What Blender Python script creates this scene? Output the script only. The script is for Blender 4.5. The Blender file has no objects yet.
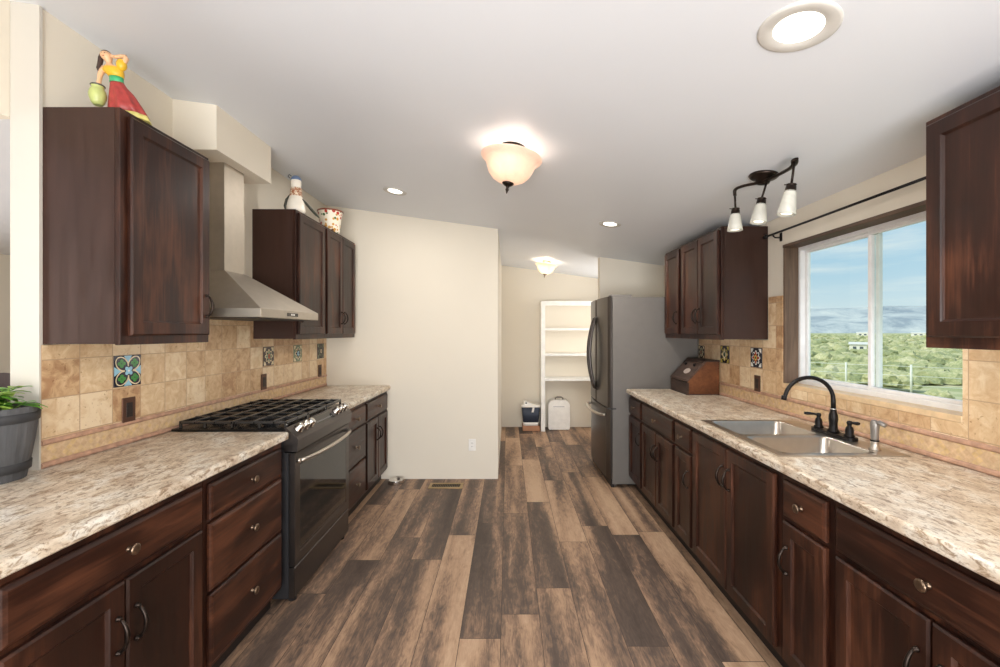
import bpy, bmesh, math, random
from mathutils import Vector, Matrix, noise

S = bpy.context.scene
COL = S.collection
PI = math.pi
random.seed(7)

# ------------------------------------------------------------------ camera
CAM_H = 1.438
cd = bpy.data.cameras.new('camera')
cam = bpy.data.objects.new('camera', cd)
COL.objects.link(cam)
cam.location = (0, 0, CAM_H)
cam.rotation_euler = (PI / 2, 0, 0)
cd.sensor_width = 36
cd.lens = 430 / 1000 * 36
cd.shift_x = -0.008
cd.shift_y = -0.0015
cd.clip_start = 0.05
cd.clip_end = 5000
S.camera = cam

# ------------------------------------------------------------------ exposure
S.view_settings.view_transform = 'Standard'
S.view_settings.look = 'None'
S.view_settings.exposure = 0.0
S.view_settings.gamma = 1.0
S.view_settings.use_curve_mapping = False


def lin(r, g, b):
    f = lambda c: (c / 255 / 12.92) if c / 255 <= 0.04045 else ((c / 255 + 0.055) / 1.055) ** 2.4
    return (f(r), f(g), f(b), 1)


# ------------------------------------------------------------------ sky
W = bpy.data.worlds.new('sky')
S.world = W
W.use_nodes = True
nt = W.node_tree
nt.nodes.clear()
wo = nt.nodes.new('ShaderNodeOutputWorld')
bgn = nt.nodes.new('ShaderNodeBackground')
tc = nt.nodes.new('ShaderNodeTexCoord')
sx = nt.nodes.new('ShaderNodeSeparateXYZ')
nt.links.new(tc.outputs['Generated'], sx.inputs[0])
cr = nt.nodes.new('ShaderNodeValToRGB')
e = cr.color_ramp.elements
e[0].position = 0.0
e[0].color = lin(230, 240, 242)
e[1].position = 0.5
e[1].color = lin(150, 192, 232)
m_ = cr.color_ramp.elements.new(0.10)
m_.color = lin(190, 220, 238)
m_ = cr.color_ramp.elements.new(0.24)
m_.color = lin(156, 202, 234)
nt.links.new(sx.outputs['Z'], cr.inputs[0])
mp = nt.nodes.new('ShaderNodeMapping')
mp.inputs['Scale'].default_value = (2.2, 2.2, 17)
nt.links.new(tc.outputs['Generated'], mp.inputs[0])
cn = nt.nodes.new('ShaderNodeTexNoise')
cn.inputs['Scale'].default_value = 1.9
cn.inputs['Detail'].default_value = 7
cn.inputs['Roughness'].default_value = 0.55
nt.links.new(mp.outputs[0], cn.inputs['Vector'])
cc = nt.nodes.new('ShaderNodeValToRGB')
cc.color_ramp.elements[0].position = 0.44
cc.color_ramp.elements[1].position = 0.74
nt.links.new(cn.outputs['Fac'], cc.inputs[0])
mx = nt.nodes.new('ShaderNodeMix')
mx.data_type = 'RGBA'
nt.links.new(cc.outputs[0], mx.inputs[0])
nt.links.new(cr.outputs[0], mx.inputs[6])
mx.inputs[7].default_value = lin(238, 244, 246)
nt.links.new(mx.outputs[2], bgn.inputs['Color'])
bgn.inputs['Strength'].default_value = 1.0
nt.links.new(bgn.outputs[0], wo.inputs['Surface'])


def lamp(name, kind, loc, power, color=(1, 1, 1), rot=(0, 0, 0), size=None, size_y=None, parent=None, shape=None, spot=None, radius=None):
    d = bpy.data.lights.new(name, kind)
    d.energy = power
    d.color = color
    if kind == 'AREA':
        d.shape = shape or ('RECTANGLE' if size_y else 'SQUARE')
        d.size = size
        if size_y:
            d.size_y = size_y
    if radius is not None:
        d.shadow_soft_size = radius
    if spot:
        d.spot_size = spot
        d.spot_blend = 0.6
    o = bpy.data.objects.new(name, d)
    COL.objects.link(o)
    o.location = loc
    o.rotation_euler = rot
    if parent:
        o.parent = parent
    return o


# sun outside (behind the roof, never enters the room), then the added fill lamps
sun = lamp('sun', 'SUN', (0, 0, 20), 3.2, (1.0, 0.95, 0.86), rot=(math.radians(12), math.radians(-48), 0))
sun.data.angle = 0.01
# unseen area lamps added to brighten the room, no windows modelled for them
lamp('rear_fill', 'AREA', (-0.6, -2.9, 1.35), 45, (1.0, 0.985, 0.97), rot=(PI / 2, 0, 0), size=4.6, size_y=2.0)  # added fill standing in for daylight from behind the camera
lamp('ceiling_bounce_fill', 'AREA', (0.1, -2.0, 0.75), 190, (0.97, 0.985, 1.0), rot=(2.5, 0, 0), size=2.6, size_y=1.6)  # added lamp behind the camera, angled up to bounce off the ceiling
lamp('pantry_fill', 'AREA', (1.72, 5.75, 1.5), 17, (1.0, 0.97, 0.93), rot=(0, PI / 2, 0), size=1.0, size_y=0.9)  # added lamp hidden behind the fridge wall to brighten the pantry nook
lamp('left_room_fill', 'AREA', (-5.1, 1.2, 1.4), 110, (1.0, 0.98, 0.97), rot=(0, -PI / 2, 0), size=1.4, size_y=3.5)  # added fill in the next room, in front of a solid wall


# ------------------------------------------------------------------ node helpers
class NT:
    def __init__(self, name):
        self.m = bpy.data.materials.new(name)
        self.m.use_nodes = True
        self.t = self.m.node_tree
        self.t.nodes.clear()
        self.out = self.t.nodes.new('ShaderNodeOutputMaterial')
        self.b = self.t.nodes.new('ShaderNodeBsdfPrincipled')
        self.t.links.new(self.b.outputs[0], self.out.inputs[0])

    def n(self, typ, **kw):
        o = self.t.nodes.new(typ)
        for k, v in kw.items():
            setattr(o, k, v)
        return o

    def l(self, a, b):
        self.t.links.new(a, b)

    def set(self, **kw):
        for k, v in kw.items():
            i = self.b.inputs[k.replace('_', ' ')]
            if hasattr(v, 'is_linked') or isinstance(v, bpy.types.NodeSocket):
                self.l(v, i)
            else:
                i.default_value = v

    def math(self, op, a, b=None, c=None):
        o = self.n('ShaderNodeMath', operation=op)
        for i, v in enumerate((a, b, c)):
            if v is None:
                continue
            if isinstance(v, bpy.types.NodeSocket):
                self.l(v, o.inputs[i])
            else:
                o.inputs[i].default_value = v
        return o.outputs[0]

    def pos(self, obj=False):
        if obj:
            return self.n('ShaderNodeTexCoord').outputs['Object']
        return self.n('ShaderNodeNewGeometry').outputs['Position']

    def mapping(self, v, scale=(1, 1, 1), loc=(0, 0, 0), rot=(0, 0, 0)):
        o = self.n('ShaderNodeMapping')
        o.inputs['Scale'].default_value = scale
        o.inputs['Location'].default_value = loc
        o.inputs['Rotation'].default_value = rot
        self.l(v, o.inputs[0])
        return o.outputs[0]

    def noise(self, v, scale, detail=4, rough=0.55, dist=0.0):
        o = self.n('ShaderNodeTexNoise')
        o.inputs['Scale'].default_value = scale
        o.inputs['Detail'].default_value = detail
        o.inputs['Roughness'].default_value = rough
        o.inputs['Distortion'].default_value = dist
        self.l(v, o.inputs['Vector'])
        return o.outputs['Fac']

    def ramp(self, f, stops, interp='LINEAR'):
        o = self.n('ShaderNodeValToRGB')
        o.color_ramp.interpolation = interp
        els = o.color_ramp.elements
        while len(els) < len(stops):
            els.new(0.5)
        for el, (p, c) in zip(els, stops):
            el.position = p
            el.color = c if len(c) == 4 else (*c, 1)
        self.l(f, o.inputs[0])
        return o.outputs[0]

    def mix(self, f, a, b, mode='MIX'):
        o = self.n('ShaderNodeMix', data_type='RGBA', blend_type=mode)
        for i, v in ((0, f), (6, a), (7, b)):
            if isinstance(v, bpy.types.NodeSocket):
                self.l(v, o.inputs[i])
            else:
                o.inputs[i].default_value = v
        return o.outputs[2]

    def sep(self, v):
        o = self.n('ShaderNodeSeparateXYZ')
        self.l(v, o.inputs[0])
        return o.outputs

    def comb(self, x, y, z):
        o = self.n('ShaderNodeCombineXYZ')
        for i, v in enumerate((x, y, z)):
            if isinstance(v, bpy.types.NodeSocket):
                self.l(v, o.inputs[i])
            else:
                o.inputs[i].default_value = v
        return o.outputs[0]

    def bump(self, h, strength=0.2, dist=0.01):
        o = self.n('ShaderNodeBump')
        o.inputs['Strength'].default_value = strength
        o.inputs['Distance'].default_value = dist
        self.l(h, o.inputs['Height'])
        self.l(o.outputs[0], self.b.inputs['Normal'])


def plain(name, rgb, rough=0.5, metal=0.0, var=0.06, scale=12, emit=None, estr=0, spec=0.5):
    k = NT(name)
    c = lin(*rgb)
    f = k.noise(k.pos(True), scale, 3)
    lo = tuple(max(0, x * (1 - var)) for x in c[:3]) + (1,)
    hi = tuple(min(1, x * (1 + var)) for x in c[:3]) + (1,)
    k.set(Base_Color=k.ramp(f, [(0.3, lo), (0.7, hi)]), Roughness=rough, Metallic=metal)
    k.b.inputs['Specular IOR Level'].default_value = spec
    if emit:
        k.b.inputs['Emission Color'].default_value = lin(*emit)
        k.b.inputs['Emission Strength'].default_value = estr
    return k.m


def paint(name, rgb, rough=0.75, bumps=0.08, spec=0.3):
    k = NT(name)
    c = lin(*rgb)
    p = k.pos()
    f = k.noise(p, 1.3, 2)
    k.set(Base_Color=k.ramp(f, [(0.3, tuple(x * 0.975 for x in c[:3])), (0.7, c)]), Roughness=rough)
    k.b.inputs['Specular IOR Level'].default_value = spec
    k.bump(k.noise(p, 90, 3), bumps, 0.003)
    return k.m


def wood(name, horiz=False, dark=(21, 10, 7), mid=(46, 23, 15), light=(98, 58, 39), rough=0.34, bumps=0.06):
    k = NT(name)
    p = k.pos(True)
    oi = k.n('ShaderNodeObjectInfo')
    off = k.math('MULTIPLY', oi.outputs['Random'], 37.0)
    ad = k.n('ShaderNodeVectorMath', operation='ADD')
    k.l(p, ad.inputs[0])
    k.l(k.comb(off, off, off), ad.inputs[1])
    v = ad.outputs[0]
    sc_f = (34, 3.4, 34) if horiz else (34, 34, 3.4)
    sc_b = (4, 1.8, 5) if horiz else (4, 5, 1.7)
    sc_s = (120, 4, 120) if horiz else (120, 120, 4)
    f1 = k.noise(k.mapping(v, sc_f), 1.0, 5, 0.6, 0.6)
    f2 = k.noise(k.mapping(v, sc_b), 1.0, 3, 0.5, 0.4)
    f3 = k.noise(k.mapping(v, sc_s), 1.0, 3, 0.6)
    s = k.math('ADD', k.math('MULTIPLY', f1, 0.30), k.math('MULTIPLY', f2, 0.55))
    s = k.math('ADD', s, k.math('MULTIPLY', f3, 0.15))
    c = k.ramp(s, [(0.34, lin(*dark)), (0.5, lin(*mid)), (0.68, lin(*light))])
    k.set(Base_Color=c, Roughness=k.ramp(f1, [(0.3, (rough - 0.05,) * 3), (0.7, (rough + 0.10,) * 3)]))
    k.b.inputs['Specular IOR Level'].default_value = 0.36
    k.bump(f3, bumps, 0.002)
    return k.m


M = {}
M['wall'] = paint('cream wall paint', (231, 222, 206))
M['wall_end'] = paint('white trim paint', (203, 197, 187), 0.6, 0.03)
M['ceiling'] = paint('white ceiling paint', (230, 233, 238), 0.42, 0.03, 0.45)
M['woodv'] = wood('dark stained wood upright grain')
M['woodh'] = wood('dark stained wood lengthwise grain', True)
M['woodbox'] = wood('dark laminate cabinet side', False, (46, 28, 22), (54, 34, 27), (64, 41, 33), 0.34, 0.01)
M['toe'] = plain('toe kick black', (22, 15, 13), 0.6)
M['bronze'] = plain('oil rubbed bronze', (52, 43, 38), 0.35, 0.85)
M['knob'] = plain('worn bronze knob', (128, 108, 90), 0.32, 0.9, 0.3, 60)
M['steel'] = plain('brushed stainless', (200, 192, 182), 0.33, 1.0, 0.05, 20)
M['hood_steel'] = plain('hood stainless', (184, 175, 162), 0.52, 1.0, 0.04, 20)
M['blacksteel'] = plain('black stainless', (86, 80, 77), 0.3, 0.9, 0.05, 12)
M['dark_side'] = plain('dark grey appliance side', (34, 33, 35), 0.5)
M['fridge_side'] = plain('grey fridge side panel', (112, 107, 102), 0.55, 0.1, 0.03)
M['blackglass'] = plain('black oven glass', (14, 12, 12), 0.06, 0.0, 0.02, 4, spec=0.6)
M['enamel'] = plain('black enamel', (20, 19, 20), 0.25)
M['iron'] = plain('black cast iron', (34, 33, 33), 0.24, spec=0.9)
M['blackmetal'] = plain('matte black metal', (30, 27, 27), 0.38, 0.6)
M['chrome'] = plain('chrome', (225, 222, 218), 0.14, 1.0, 0.02)
M['white_plastic'] = plain('white plastic', (238, 234, 228), 0.4)
M['white_paint'] = plain('white painted wood', (240, 238, 233), 0.45)
M['vinyl'] = plain('white vinyl', (238, 238, 238), 0.35)
M['brownplate'] = plain('bronze wall plate', (98, 68, 54), 0.35, 0.5)
M['brownsocket'] = plain('dark brown socket', (38, 26, 22), 0.4)
M['slot'] = plain('black slot', (12, 10, 10), 0.6)


def floor_mat():
    k = NT('vinyl plank floor')
    p = k.pos()
    x, y, z = k.sep(p)
    u = k.math('DIVIDE', k.math('ADD', x, -0.545 + 19.3), 0.193)
    row = k.math('FLOOR', u)
    fu = k.math('FRACT', u)
    wn = k.n('ShaderNodeTexWhiteNoise', noise_dimensions='1D')
    k.l(row, wn.inputs['W'])
    v = k.math('ADD', k.math('DIVIDE', y, 1.22), k.math('MULTIPLY', wn.outputs['Value'], 7.0))
    pl = k.math('FLOOR', v)
    fv = k.math('FRACT', v)
    idn = k.n('ShaderNodeTexWhiteNoise', noise_dimensions='2D')
    k.l(k.comb(row, pl, 0), idn.inputs['Vector'])
    r = idn.outputs['Value']
    rc = k.sep(idn.outputs['Color'])
    shift = k.comb(k.math('MULTIPLY', rc[0], 41), k.math('MULTIPLY', rc[1], 57), k.math('MULTIPLY', rc[2], 23))
    ad = k.n('ShaderNodeVectorMath', operation='ADD')
    k.l(k.mapping(p, (6.5, 0.55, 1)), ad.inputs[0])
    k.l(shift, ad.inputs[1])
    broad = k.noise(ad.outputs[0], 1.0, 2, 0.45, 0.3)
    ad2 = k.n('ShaderNodeVectorMath', operation='ADD')
    k.l(k.mapping(p, (85, 9, 1)), ad2.inputs[0])
    k.l(shift, ad2.inputs[1])
    grain = k.noise(ad2.outputs[0], 1.0, 6, 0.62, 1.2)
    ad3 = k.n('ShaderNodeVectorMath', operation='ADD')
    k.l(k.mapping(p, (30, 11, 1)), ad3.inputs[0])
    k.l(shift, ad3.inputs[1])
    blot = k.noise(ad3.outputs[0], 1.0, 5, 0.65, 0.8)
    s = k.math('ADD', k.math('MULTIPLY', broad, 0.95), k.math('MULTIPLY', k.math('SUBTRACT', r, 0.5), 0.28))
    s = k.math('ADD', s, k.math('MULTIPLY', k.math('SUBTRACT', grain, 0.5), 0.40))
    s = k.math('ADD', s, k.math('MULTIPLY', k.math('SUBTRACT', blot, 0.5), 0.34))
    c = k.ramp(s, [(0.22, lin(70, 58, 51)), (0.38, lin(96, 80, 70)), (0.46, lin(130, 105, 87)), (0.57, lin(172, 140, 113)), (0.76, lin(198, 167, 138))])
    seam_u = k.math('LESS_THAN', k.math('ABSOLUTE', k.math('SUBTRACT', fu, 0.5)), 0.492)
    seam_v = k.math('LESS_THAN', k.math('ABSOLUTE', k.math('SUBTRACT', fv, 0.5)), 0.4985)
    seam = k.math('MULTIPLY', seam_u, seam_v)
    c = k.mix(seam, lin(70, 56, 48), c)
    k.set(Base_Color=c, Roughness=k.ramp(grain, [(0.3, (0.46,) * 3), (0.7, (0.6,) * 3)]))
    k.b.inputs['Specular IOR Level'].default_value = 0.4
    k.bump(k.math('ADD', grain, seam), 0.05, 0.002)
    return k.m


def counter_mat():
    k = NT('speckled cream laminate')
    p = k.pos()
    a = k.noise(k.mapping(p, (52, 24, 52), rot=(0, 0, 0.5)), 1.0, 9, 0.7, 0.9)
    b = k.noise(k.mapping(p, (11, 7, 11)), 1.0, 6, 0.62, 0.8)
    d = k.noise(k.mapping(p, (150, 80, 150), rot=(0, 0, 0.6)), 1.0, 5, 0.72, 0.6)
    base = k.ramp(b, [(0.36, lin(196, 176, 154)), (0.5, lin(220, 205, 184)), (0.64, lin(232, 226, 214))])
    fl = k.ramp(a, [(0.30, lin(140, 124, 112)), (0.42, lin(198, 184, 170)), (0.50, (1, 1, 1))])
    c = k.mix(1.0, base, fl, 'MULTIPLY')
    f2 = k.ramp(d, [(0.36, (0.42, 0.37, 0.34)), (0.47, (1, 1, 1))])
    c = k.mix(0.6, c, f2, 'MULTIPLY')
    k.set(Base_Color=c, Roughness=0.3)
    k.b.inputs['Specular IOR Level'].default_value = 0.45
    return k.m


def tile_mat(name, y0):
    k = NT(name)
    p = k.pos()
    x, y, z = k.sep(p)
    u = k.math('DIVIDE', k.math('SUBTRACT', y, y0), 0.1475)
    v = k.math('DIVIDE', k.math('SUBTRACT', z, 1.03), 0.15)
    ci, ri = k.math('FLOOR', u), k.math('FLOOR', v)
    fu, fv = k.math('FRACT', u), k.math('FRACT', v)
    wn = k.n('ShaderNodeTexWhiteNoise', noise_dimensions='2D')
    k.l(k.comb(ci, ri, 0), wn.inputs['Vector'])
    rc = k.sep(wn.outputs['Color'])
    shift = k.comb(k.math('MULTIPLY', rc[0], 31), k.math('MULTIPLY', rc[1], 47), 0)
    ad = k.n('ShaderNodeVectorMath', operation='ADD')
    k.l(p, ad.inputs[0])
    k.l(shift, ad.inputs[1])
    n1 = k.noise(ad.outputs[0], 17, 7, 0.66, 0.7)
    n2 = k.noise(ad.outputs[0], 70, 4, 0.6, 0.3)
    s = k.math('ADD', k.math('MULTIPLY', n1, 0.95), k.math('MULTIPLY', k.math('SUBTRACT', wn.outputs['Value'], 0.5), 0.42))
    c = k.ramp(s, [(0.22, lin(178, 136, 98)), (0.38, lin(207, 171, 130)), (0.54, lin(222, 192, 152)), (0.70, lin(237, 214, 180))])
    pits = k.ramp(n2, [(0.30, (0.55, 0.42, 0.3)), (0.38, (1, 1, 1))])
    c = k.mix(k.math('MULTIPLY', k.math('GREATER_THAN', rc[2], 0.45), 0.8), c, k.mix(1.0, c, pits, 'MULTIPLY'))
    g = k.math('MULTIPLY', k.math('LESS_THAN', k.math('ABSOLUTE', k.math('SUBTRACT', fu, 0.5)), 0.486),
               k.math('LESS_THAN', k.math('ABSOLUTE', k.math('SUBTRACT', fv, 0.5)), 0.487))
    c = k.mix(g, lin(190, 158, 126), c)
    k.set(Base_Color=c, Roughness=0.4)
    k.bump(g, 0.35, 0.003)
    return k.m


def mosaic_mat():
    k = NT('tumbled diamond mosaic')
    p = k.pos()
    x, y, z = k.sep(p)
    a = k.math('DIVIDE', k.math('ADD', y, z), 0.03)
    b = k.math('DIVIDE', k.math('SUBTRACT', y, z), 0.03)
    wn = k.n('ShaderNodeTexWhiteNoise', noise_dimensions='2D')
    k.l(k.comb(k.math('FLOOR', a), k.math('FLOOR', b), 0), wn.inputs['Vector'])
    c = k.ramp(wn.outputs['Value'], [(0.1, lin(206, 170, 132)), (0.5, lin(222, 194, 156)), (0.9, lin(222, 190, 132))])
    g = k.math('MULTIPLY', k.math('LESS_THAN', k.math('ABSOLUTE', k.math('SUBTRACT', k.math('FRACT', a), 0.5)), 0.44),
               k.math('LESS_THAN', k.math('ABSOLUTE', k.math('SUBTRACT', k.math('FRACT', b), 0.5)), 0.44))
    c = k.mix(g, lin(214, 182, 148), c)
    c = k.mix(0.35, c, k.ramp(k.noise(p, 40, 5), [(0.3, lin(150, 108, 76)), (0.65, lin(240, 214, 176))]))
    k.set(Base_Color=c, Roughness=0.5)
    return k.m


M['floor'] = floor_mat()
M['counter'] = counter_mat()
M['tile_left'] = tile_mat('travertine tile', 1.635)
M['tile_right'] = tile_mat('travertine tile beside window', 2.971)
M['mosaic'] = mosaic_mat()
M['liner'] = plain('red brown stone liner', (194, 154, 130), 0.45, 0, 0.22, 30)
M['sillstone'] = plain('travertine sill', (222, 192, 152), 0.4, 0, 0.12, 25)


# ------------------------------------------------------------------ mesh builder
class MB:
    """collects shapes in one bmesh; mat index per shape"""

    def __init__(self):
        self.bm = bmesh.new()

    def _mi(self, faces, mi, smooth=False):
        for f in faces:
            f.material_index = mi
            f.smooth = smooth

    def poly(self, pts, mi=0):
        vs = [self.bm.verts.new(p) for p in pts]
        f = self.bm.faces.new(vs)
        f.material_index = mi
        return f

    def box(self, x0, x1, y0, y1, z0, z1, bev=0.0, mi=0, seg=1):
        x0, x1 = min(x0, x1), max(x0, x1)
        y0, y1 = min(y0, y1), max(y0, y1)
        z0, z1 = min(z0, z1), max(z0, z1)
        P = [(x0, y0, z0), (x1, y0, z0), (x1, y1, z0), (x0, y1, z0), (x0, y0, z1), (x1, y0, z1), (x1, y1, z1), (x0, y1, z1)]
        vs = [self.bm.verts.new(p) for p in P]
        fs = [self.bm.faces.new([vs[i] for i in q]) for q in ((3, 2, 1, 0), (4, 5, 6, 7), (0, 1, 5, 4), (1, 2, 6, 5), (2, 3, 7, 6), (3, 0, 4, 7))]
        self._mi(fs, mi)
        if bev > 0:
            es = list({ed for f in fs for ed in f.edges})
            r = bmesh.ops.bevel(self.bm, geom=es, offset=bev, segments=seg, profile=0.5, affect='EDGES')
            self._mi(r['faces'], mi, seg > 1)
        return self

    def prism(self, prof, axis, a0, a1, mi=0, smooth=False):
        """extrude a 2D profile along axis ('x','y','z'); profile coords are the other two axes in order"""
        def mk(p, a):
            return {'x': (a, p[0], p[1]), 'y': (p[0], a, p[1]), 'z': (p[0], p[1], a)}[axis]
        A = [self.bm.verts.new(mk(p, a0)) for p in prof]
        B = [self.bm.verts.new(mk(p, a1)) for p in prof]
        fs = [self.bm.faces.new(A), self.bm.faces.new(list(reversed(B)))]
        n = len(prof)
        sd = []
        for i in range(n):
            sd.append(self.bm.faces.new([A[i], B[i], B[(i + 1) % n], A[(i + 1) % n]]))
        self._mi(fs, mi)
        self._mi(sd, mi, smooth)
        return self

    def loft(self, rings, mi=0, smooth=True, cap0=True, cap1=True):
        R = [[self.bm.verts.new(p) for p in r] for r in rings]
        n = len(R[0])
        fs = []
        for a, b in zip(R, R[1:]):
            for i in range(n):
                fs.append(self.bm.faces.new([a[i], a[(i + 1) % n], b[(i + 1) % n], b[i]]))
        self._mi(fs, mi, smooth)
        caps = []
        if cap0:
            caps.append(self.bm.faces.new(list(reversed(R[0]))))
        if cap1:
            caps.append(self.bm.faces.new(R[-1]))
        self._mi(caps, mi)
        return self

    def lathe(self, prof, c=(0, 0, 0), axis=(0, 0, 1), n=24, mi=0, smooth=True, sx=1.0, sy=1.0, cap0=True, cap1=True):
        """prof: list of (radius, height)"""
        q = Vector((0, 0, 1)).rotation_difference(Vector(axis).normalized())
        c = Vector(c)
        rings = []
        for r, h in prof:
            r = max(r, 0.0004)
            rings.append([c + q @ Vector((r * sx * math.cos(2 * PI * i / n), r * sy * math.sin(2 * PI * i / n), h)) for i in range(n)])
        return self.loft(rings, mi, smooth, cap0, cap1)

    def cyl(self, p0, p1, r, n=16, mi=0, r1=None, smooth=True):
        p0, p1 = Vector(p0), Vector(p1)
        d = p1 - p0
        return self.lathe([(r, 0), (r if r1 is None else r1, d.length)], p0, d, n, mi, smooth)

    def tube(self, pts, r, n=10, mi=0, flat=None):
        """swept tube; r a number or list; flat squashes the section across its binormal"""
        P = [Vector(p) for p in pts]
        if not isinstance(r, (list, tuple)):
            r = [r] * len(P)
        rings = []
        T0 = (P[1] - P[0]).normalized()
        N = T0.orthogonal().normalized()
        prev = T0
        for i, p in enumerate(P):
            t = (P[min(i + 1, len(P) - 1)] - P[max(i - 1, 0)]).normalized()
            N = (prev.rotation_difference(t) @ N).normalized()
            prev = t
            Bn = t.cross(N)
            fl = flat or 1.0
            rings.append([p + N * r[i] * math.cos(2 * PI * j / n) + Bn * r[i] * fl * math.sin(2 * PI * j / n) for j in range(n)])
        return self.loft(rings, mi)

    def ball(self, c, r, mi=0, sub=2, scale=(1, 1, 1)):
        res = bmesh.ops.create_icosphere(self.bm, subdivisions=sub, radius=r, matrix=Matrix.Translation(c) @ Matrix.Diagonal((*scale, 1)))
        self._mi({f for v in res['verts'] for f in v.link_faces}, mi, True)
        return self

    def panel(self, s, xf, y0, y1, z0, z1, rings, mi=0):
        """a door or drawer front facing the aisle. s: side sign, xf: |X| of its face, rings: (inset, depth) from the back edge to the middle"""
        R = []
        for ins, d in rings:
            X = s * (xf + d)
            R.append([(X, y0 + ins, z0 + ins), (X, y1 - ins, z0 + ins), (X, y1 - ins, z1 - ins), (X, y0 + ins, z1 - ins)])
        return self.loft(R, mi, False, True, True)

    def build(self, name, mats, parent=None, origin=(0, 0, 0)):
        bmesh.ops.recalc_face_normals(self.bm, faces=self.bm.faces[:])
        if origin != (0, 0, 0):
            bmesh.ops.translate(self.bm, verts=self.bm.verts[:], vec=-Vector(origin))
        me = bpy.data.meshes.new(name)
        self.bm.to_mesh(me)
        self.bm.free()
        for m in (mats if isinstance(mats, (list, tuple)) else [mats]):
            me.materials.append(M[m] if isinstance(m, str) else m)
        o = bpy.data.objects.new(name, me)
        COL.objects.link(o)
        if parent:
            o.parent = parent
        return o


def tag(o, label, cat, group=None):
    o['label'] = label
    o['category'] = cat
    if group:
        o['group'] = group
    return o


def thing(name, label, cat, loc=(0, 0, 0), rot=(0, 0, 0), group=None):
    o = bpy.data.objects.new(name, None)
    o.empty_display_size = 0.1
    COL.objects.link(o)
    o.location = loc
    o.rotation_euler = rot
    return tag(o, label, cat, group)


def single(name, mb, mats, label, cat, loc=(0, 0, 0), group=None):
    """a thing that is one mesh, modelled in world coordinates with its origin at loc"""
    o = mb.build(name, mats, None, loc)
    o.location = loc
    return tag(o, label, cat, group)


def struct(name, mb, mats, parent=None):
    o = mb.build(name, mats, parent)
    if parent is None:
        o['kind'] = 'structure'
    return o


def copy_tree(o, parent=None):
    c = o.copy()
    COL.objects.link(c)
    c.parent = parent
    for ch in list(o.children):
        copy_tree(ch, c)
    return c


def spline(pts, n=8):
    """Catmull-Rom through pts"""
    P = [Vector(p) for p in pts]
    P = [P[0] * 2 - P[1]] + P + [P[-1] * 2 - P[-2]]
    out = []
    for i in range(1, len(P) - 2):
        for j in range(n):
            t = j / n
            a, b, c, d = P[i - 1], P[i], P[i + 1], P[i + 2]
            out.append(0.5 * ((2 * b) + (c - a) * t + (2 * a - 5 * b + 4 * c - d) * t * t + (3 * b - a - 3 * c + d) * t ** 3))
    out.append(P[-2])
    return out


# ------------------------------------------------------------------ the setting
XL, XR = 1.785, 1.77            # wall faces, left and right
SLOPE = 0.138
RIDGE = -1.9


def ceil(x):
    return 2.432 - SLOPE * x if x > RIDGE else 2.432 - SLOPE * RIDGE - 0.138 * (RIDGE - x)


def wall(name, x0, x1, y0, y1, mat='wall', z0=0.0):
    mb = MB()
    mb.prism([(x0, z0), (x1, z0), (x1, ceil(x1)), (x0, ceil(x0))], 'y', y0, y1)
    return struct(name, mb, mat)


mb = MB()
mb.box(-5.3, 1.93, -3.1, 6.62, -0.12, 0)
struct('floor', mb, 'floor')
mb = MB()
mb.prism([(RIDGE, ceil(RIDGE)), (1.93, ceil(1.93)), (1.93, ceil(1.93) + 0.15), (RIDGE, ceil(RIDGE) + 0.15)], 'y', -3.1, 6.62)
mb.prism([(-5.3, ceil(-5.3)), (RIDGE, ceil(RIDGE)), (RIDGE, ceil(RIDGE) + 0.15), (-5.3, ceil(-5.3) + 0.15)], 'y', -3.1, 6.62)
struct('ceiling', mb, 'ceiling')

wall('wall_left', -1.883, -XL, 1.641, 4.206)
wall('wall_middle', -1.88, -0.098, 4.206, 4.32)
wall('wall_hall', -0.208, -0.098, 4.32, 6.51)
wall('wall_back', -0.208, 1.77, 6.51, 6.62)
wall('wall_alcove', 1.04, 1.77, 4.87, 4.97)
wall('wall_far_left', -5.3, -5.2, -3.1, 6.51)
wall('wall_far_back', -5.3, -0.208, 6.51, 6.62)
# header over the opening to the next room
mb = MB()
mb.prism([(-1.99, 2.25), (-1.888, 2.25), (-1.888, ceil(-1.888)), (-1.99, ceil(-1.99))], 'y', -3.0, 1.641)
struct('trim_1', mb, 'wall')
# white end of the left wall
mb = MB()
mb.prism([(-1.886, 0), (-1.776, 0), (-1.776, ceil(-1.776)), (-1.886, ceil(-1.886))], 'y', 1.629, 1.641)
struct('trim_2', mb, 'wall_end')
# soffit box over the hood
mb = MB()
mb.prism([(-XL, 2.409), (-1.551, 2.409), (-1.551, ceil(-1.551)), (-XL, ceil(-XL))], 'y', 2.288, 2.814)
struct('trim_3', mb, 'wall')

# right wall with the window opening
WY0, WY1, WZ0, WZ1 = 1.665, 2.757, 1.10, 1.995
mb = MB()
for (a, b, z0, z1) in ((-3.1, WY0, 0, None), (WY1, 6.62, 0, None), (WY0, WY1, 0, WZ0), (WY0, WY1, WZ1, None)):
    mb.prism([(XR, z0), (1.93, z0), (1.93, z1 if z1 else ceil(1.93)), (XR, z1 if z1 else ceil(XR))], 'y', a, b)
struct('wall_right', mb, 'wall')

# wall behind the camera: a wide opening made to let sky light in as fill
mb = MB()
mb.prism([(-5.3, 0), (-3.0, 0), (-3.0, ceil(-3)), (-5.3, ceil(-5.3))], 'y', -3.1, -3.0)
mb.prism([(-3.0, 2.15), (RIDGE, 2.15), (1.6, 2.15), (1.6, ceil(1.6)), (RIDGE, ceil(RIDGE)), (-3.0, ceil(-3.0))], 'y', -3.1, -3.0)
mb.prism([(1.6, 0), (1.93, 0), (1.93, ceil(1.93)), (1.6, ceil(1.6))], 'y', -3.1, -3.0)
struct('wall_front', mb, 'wall')

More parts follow.
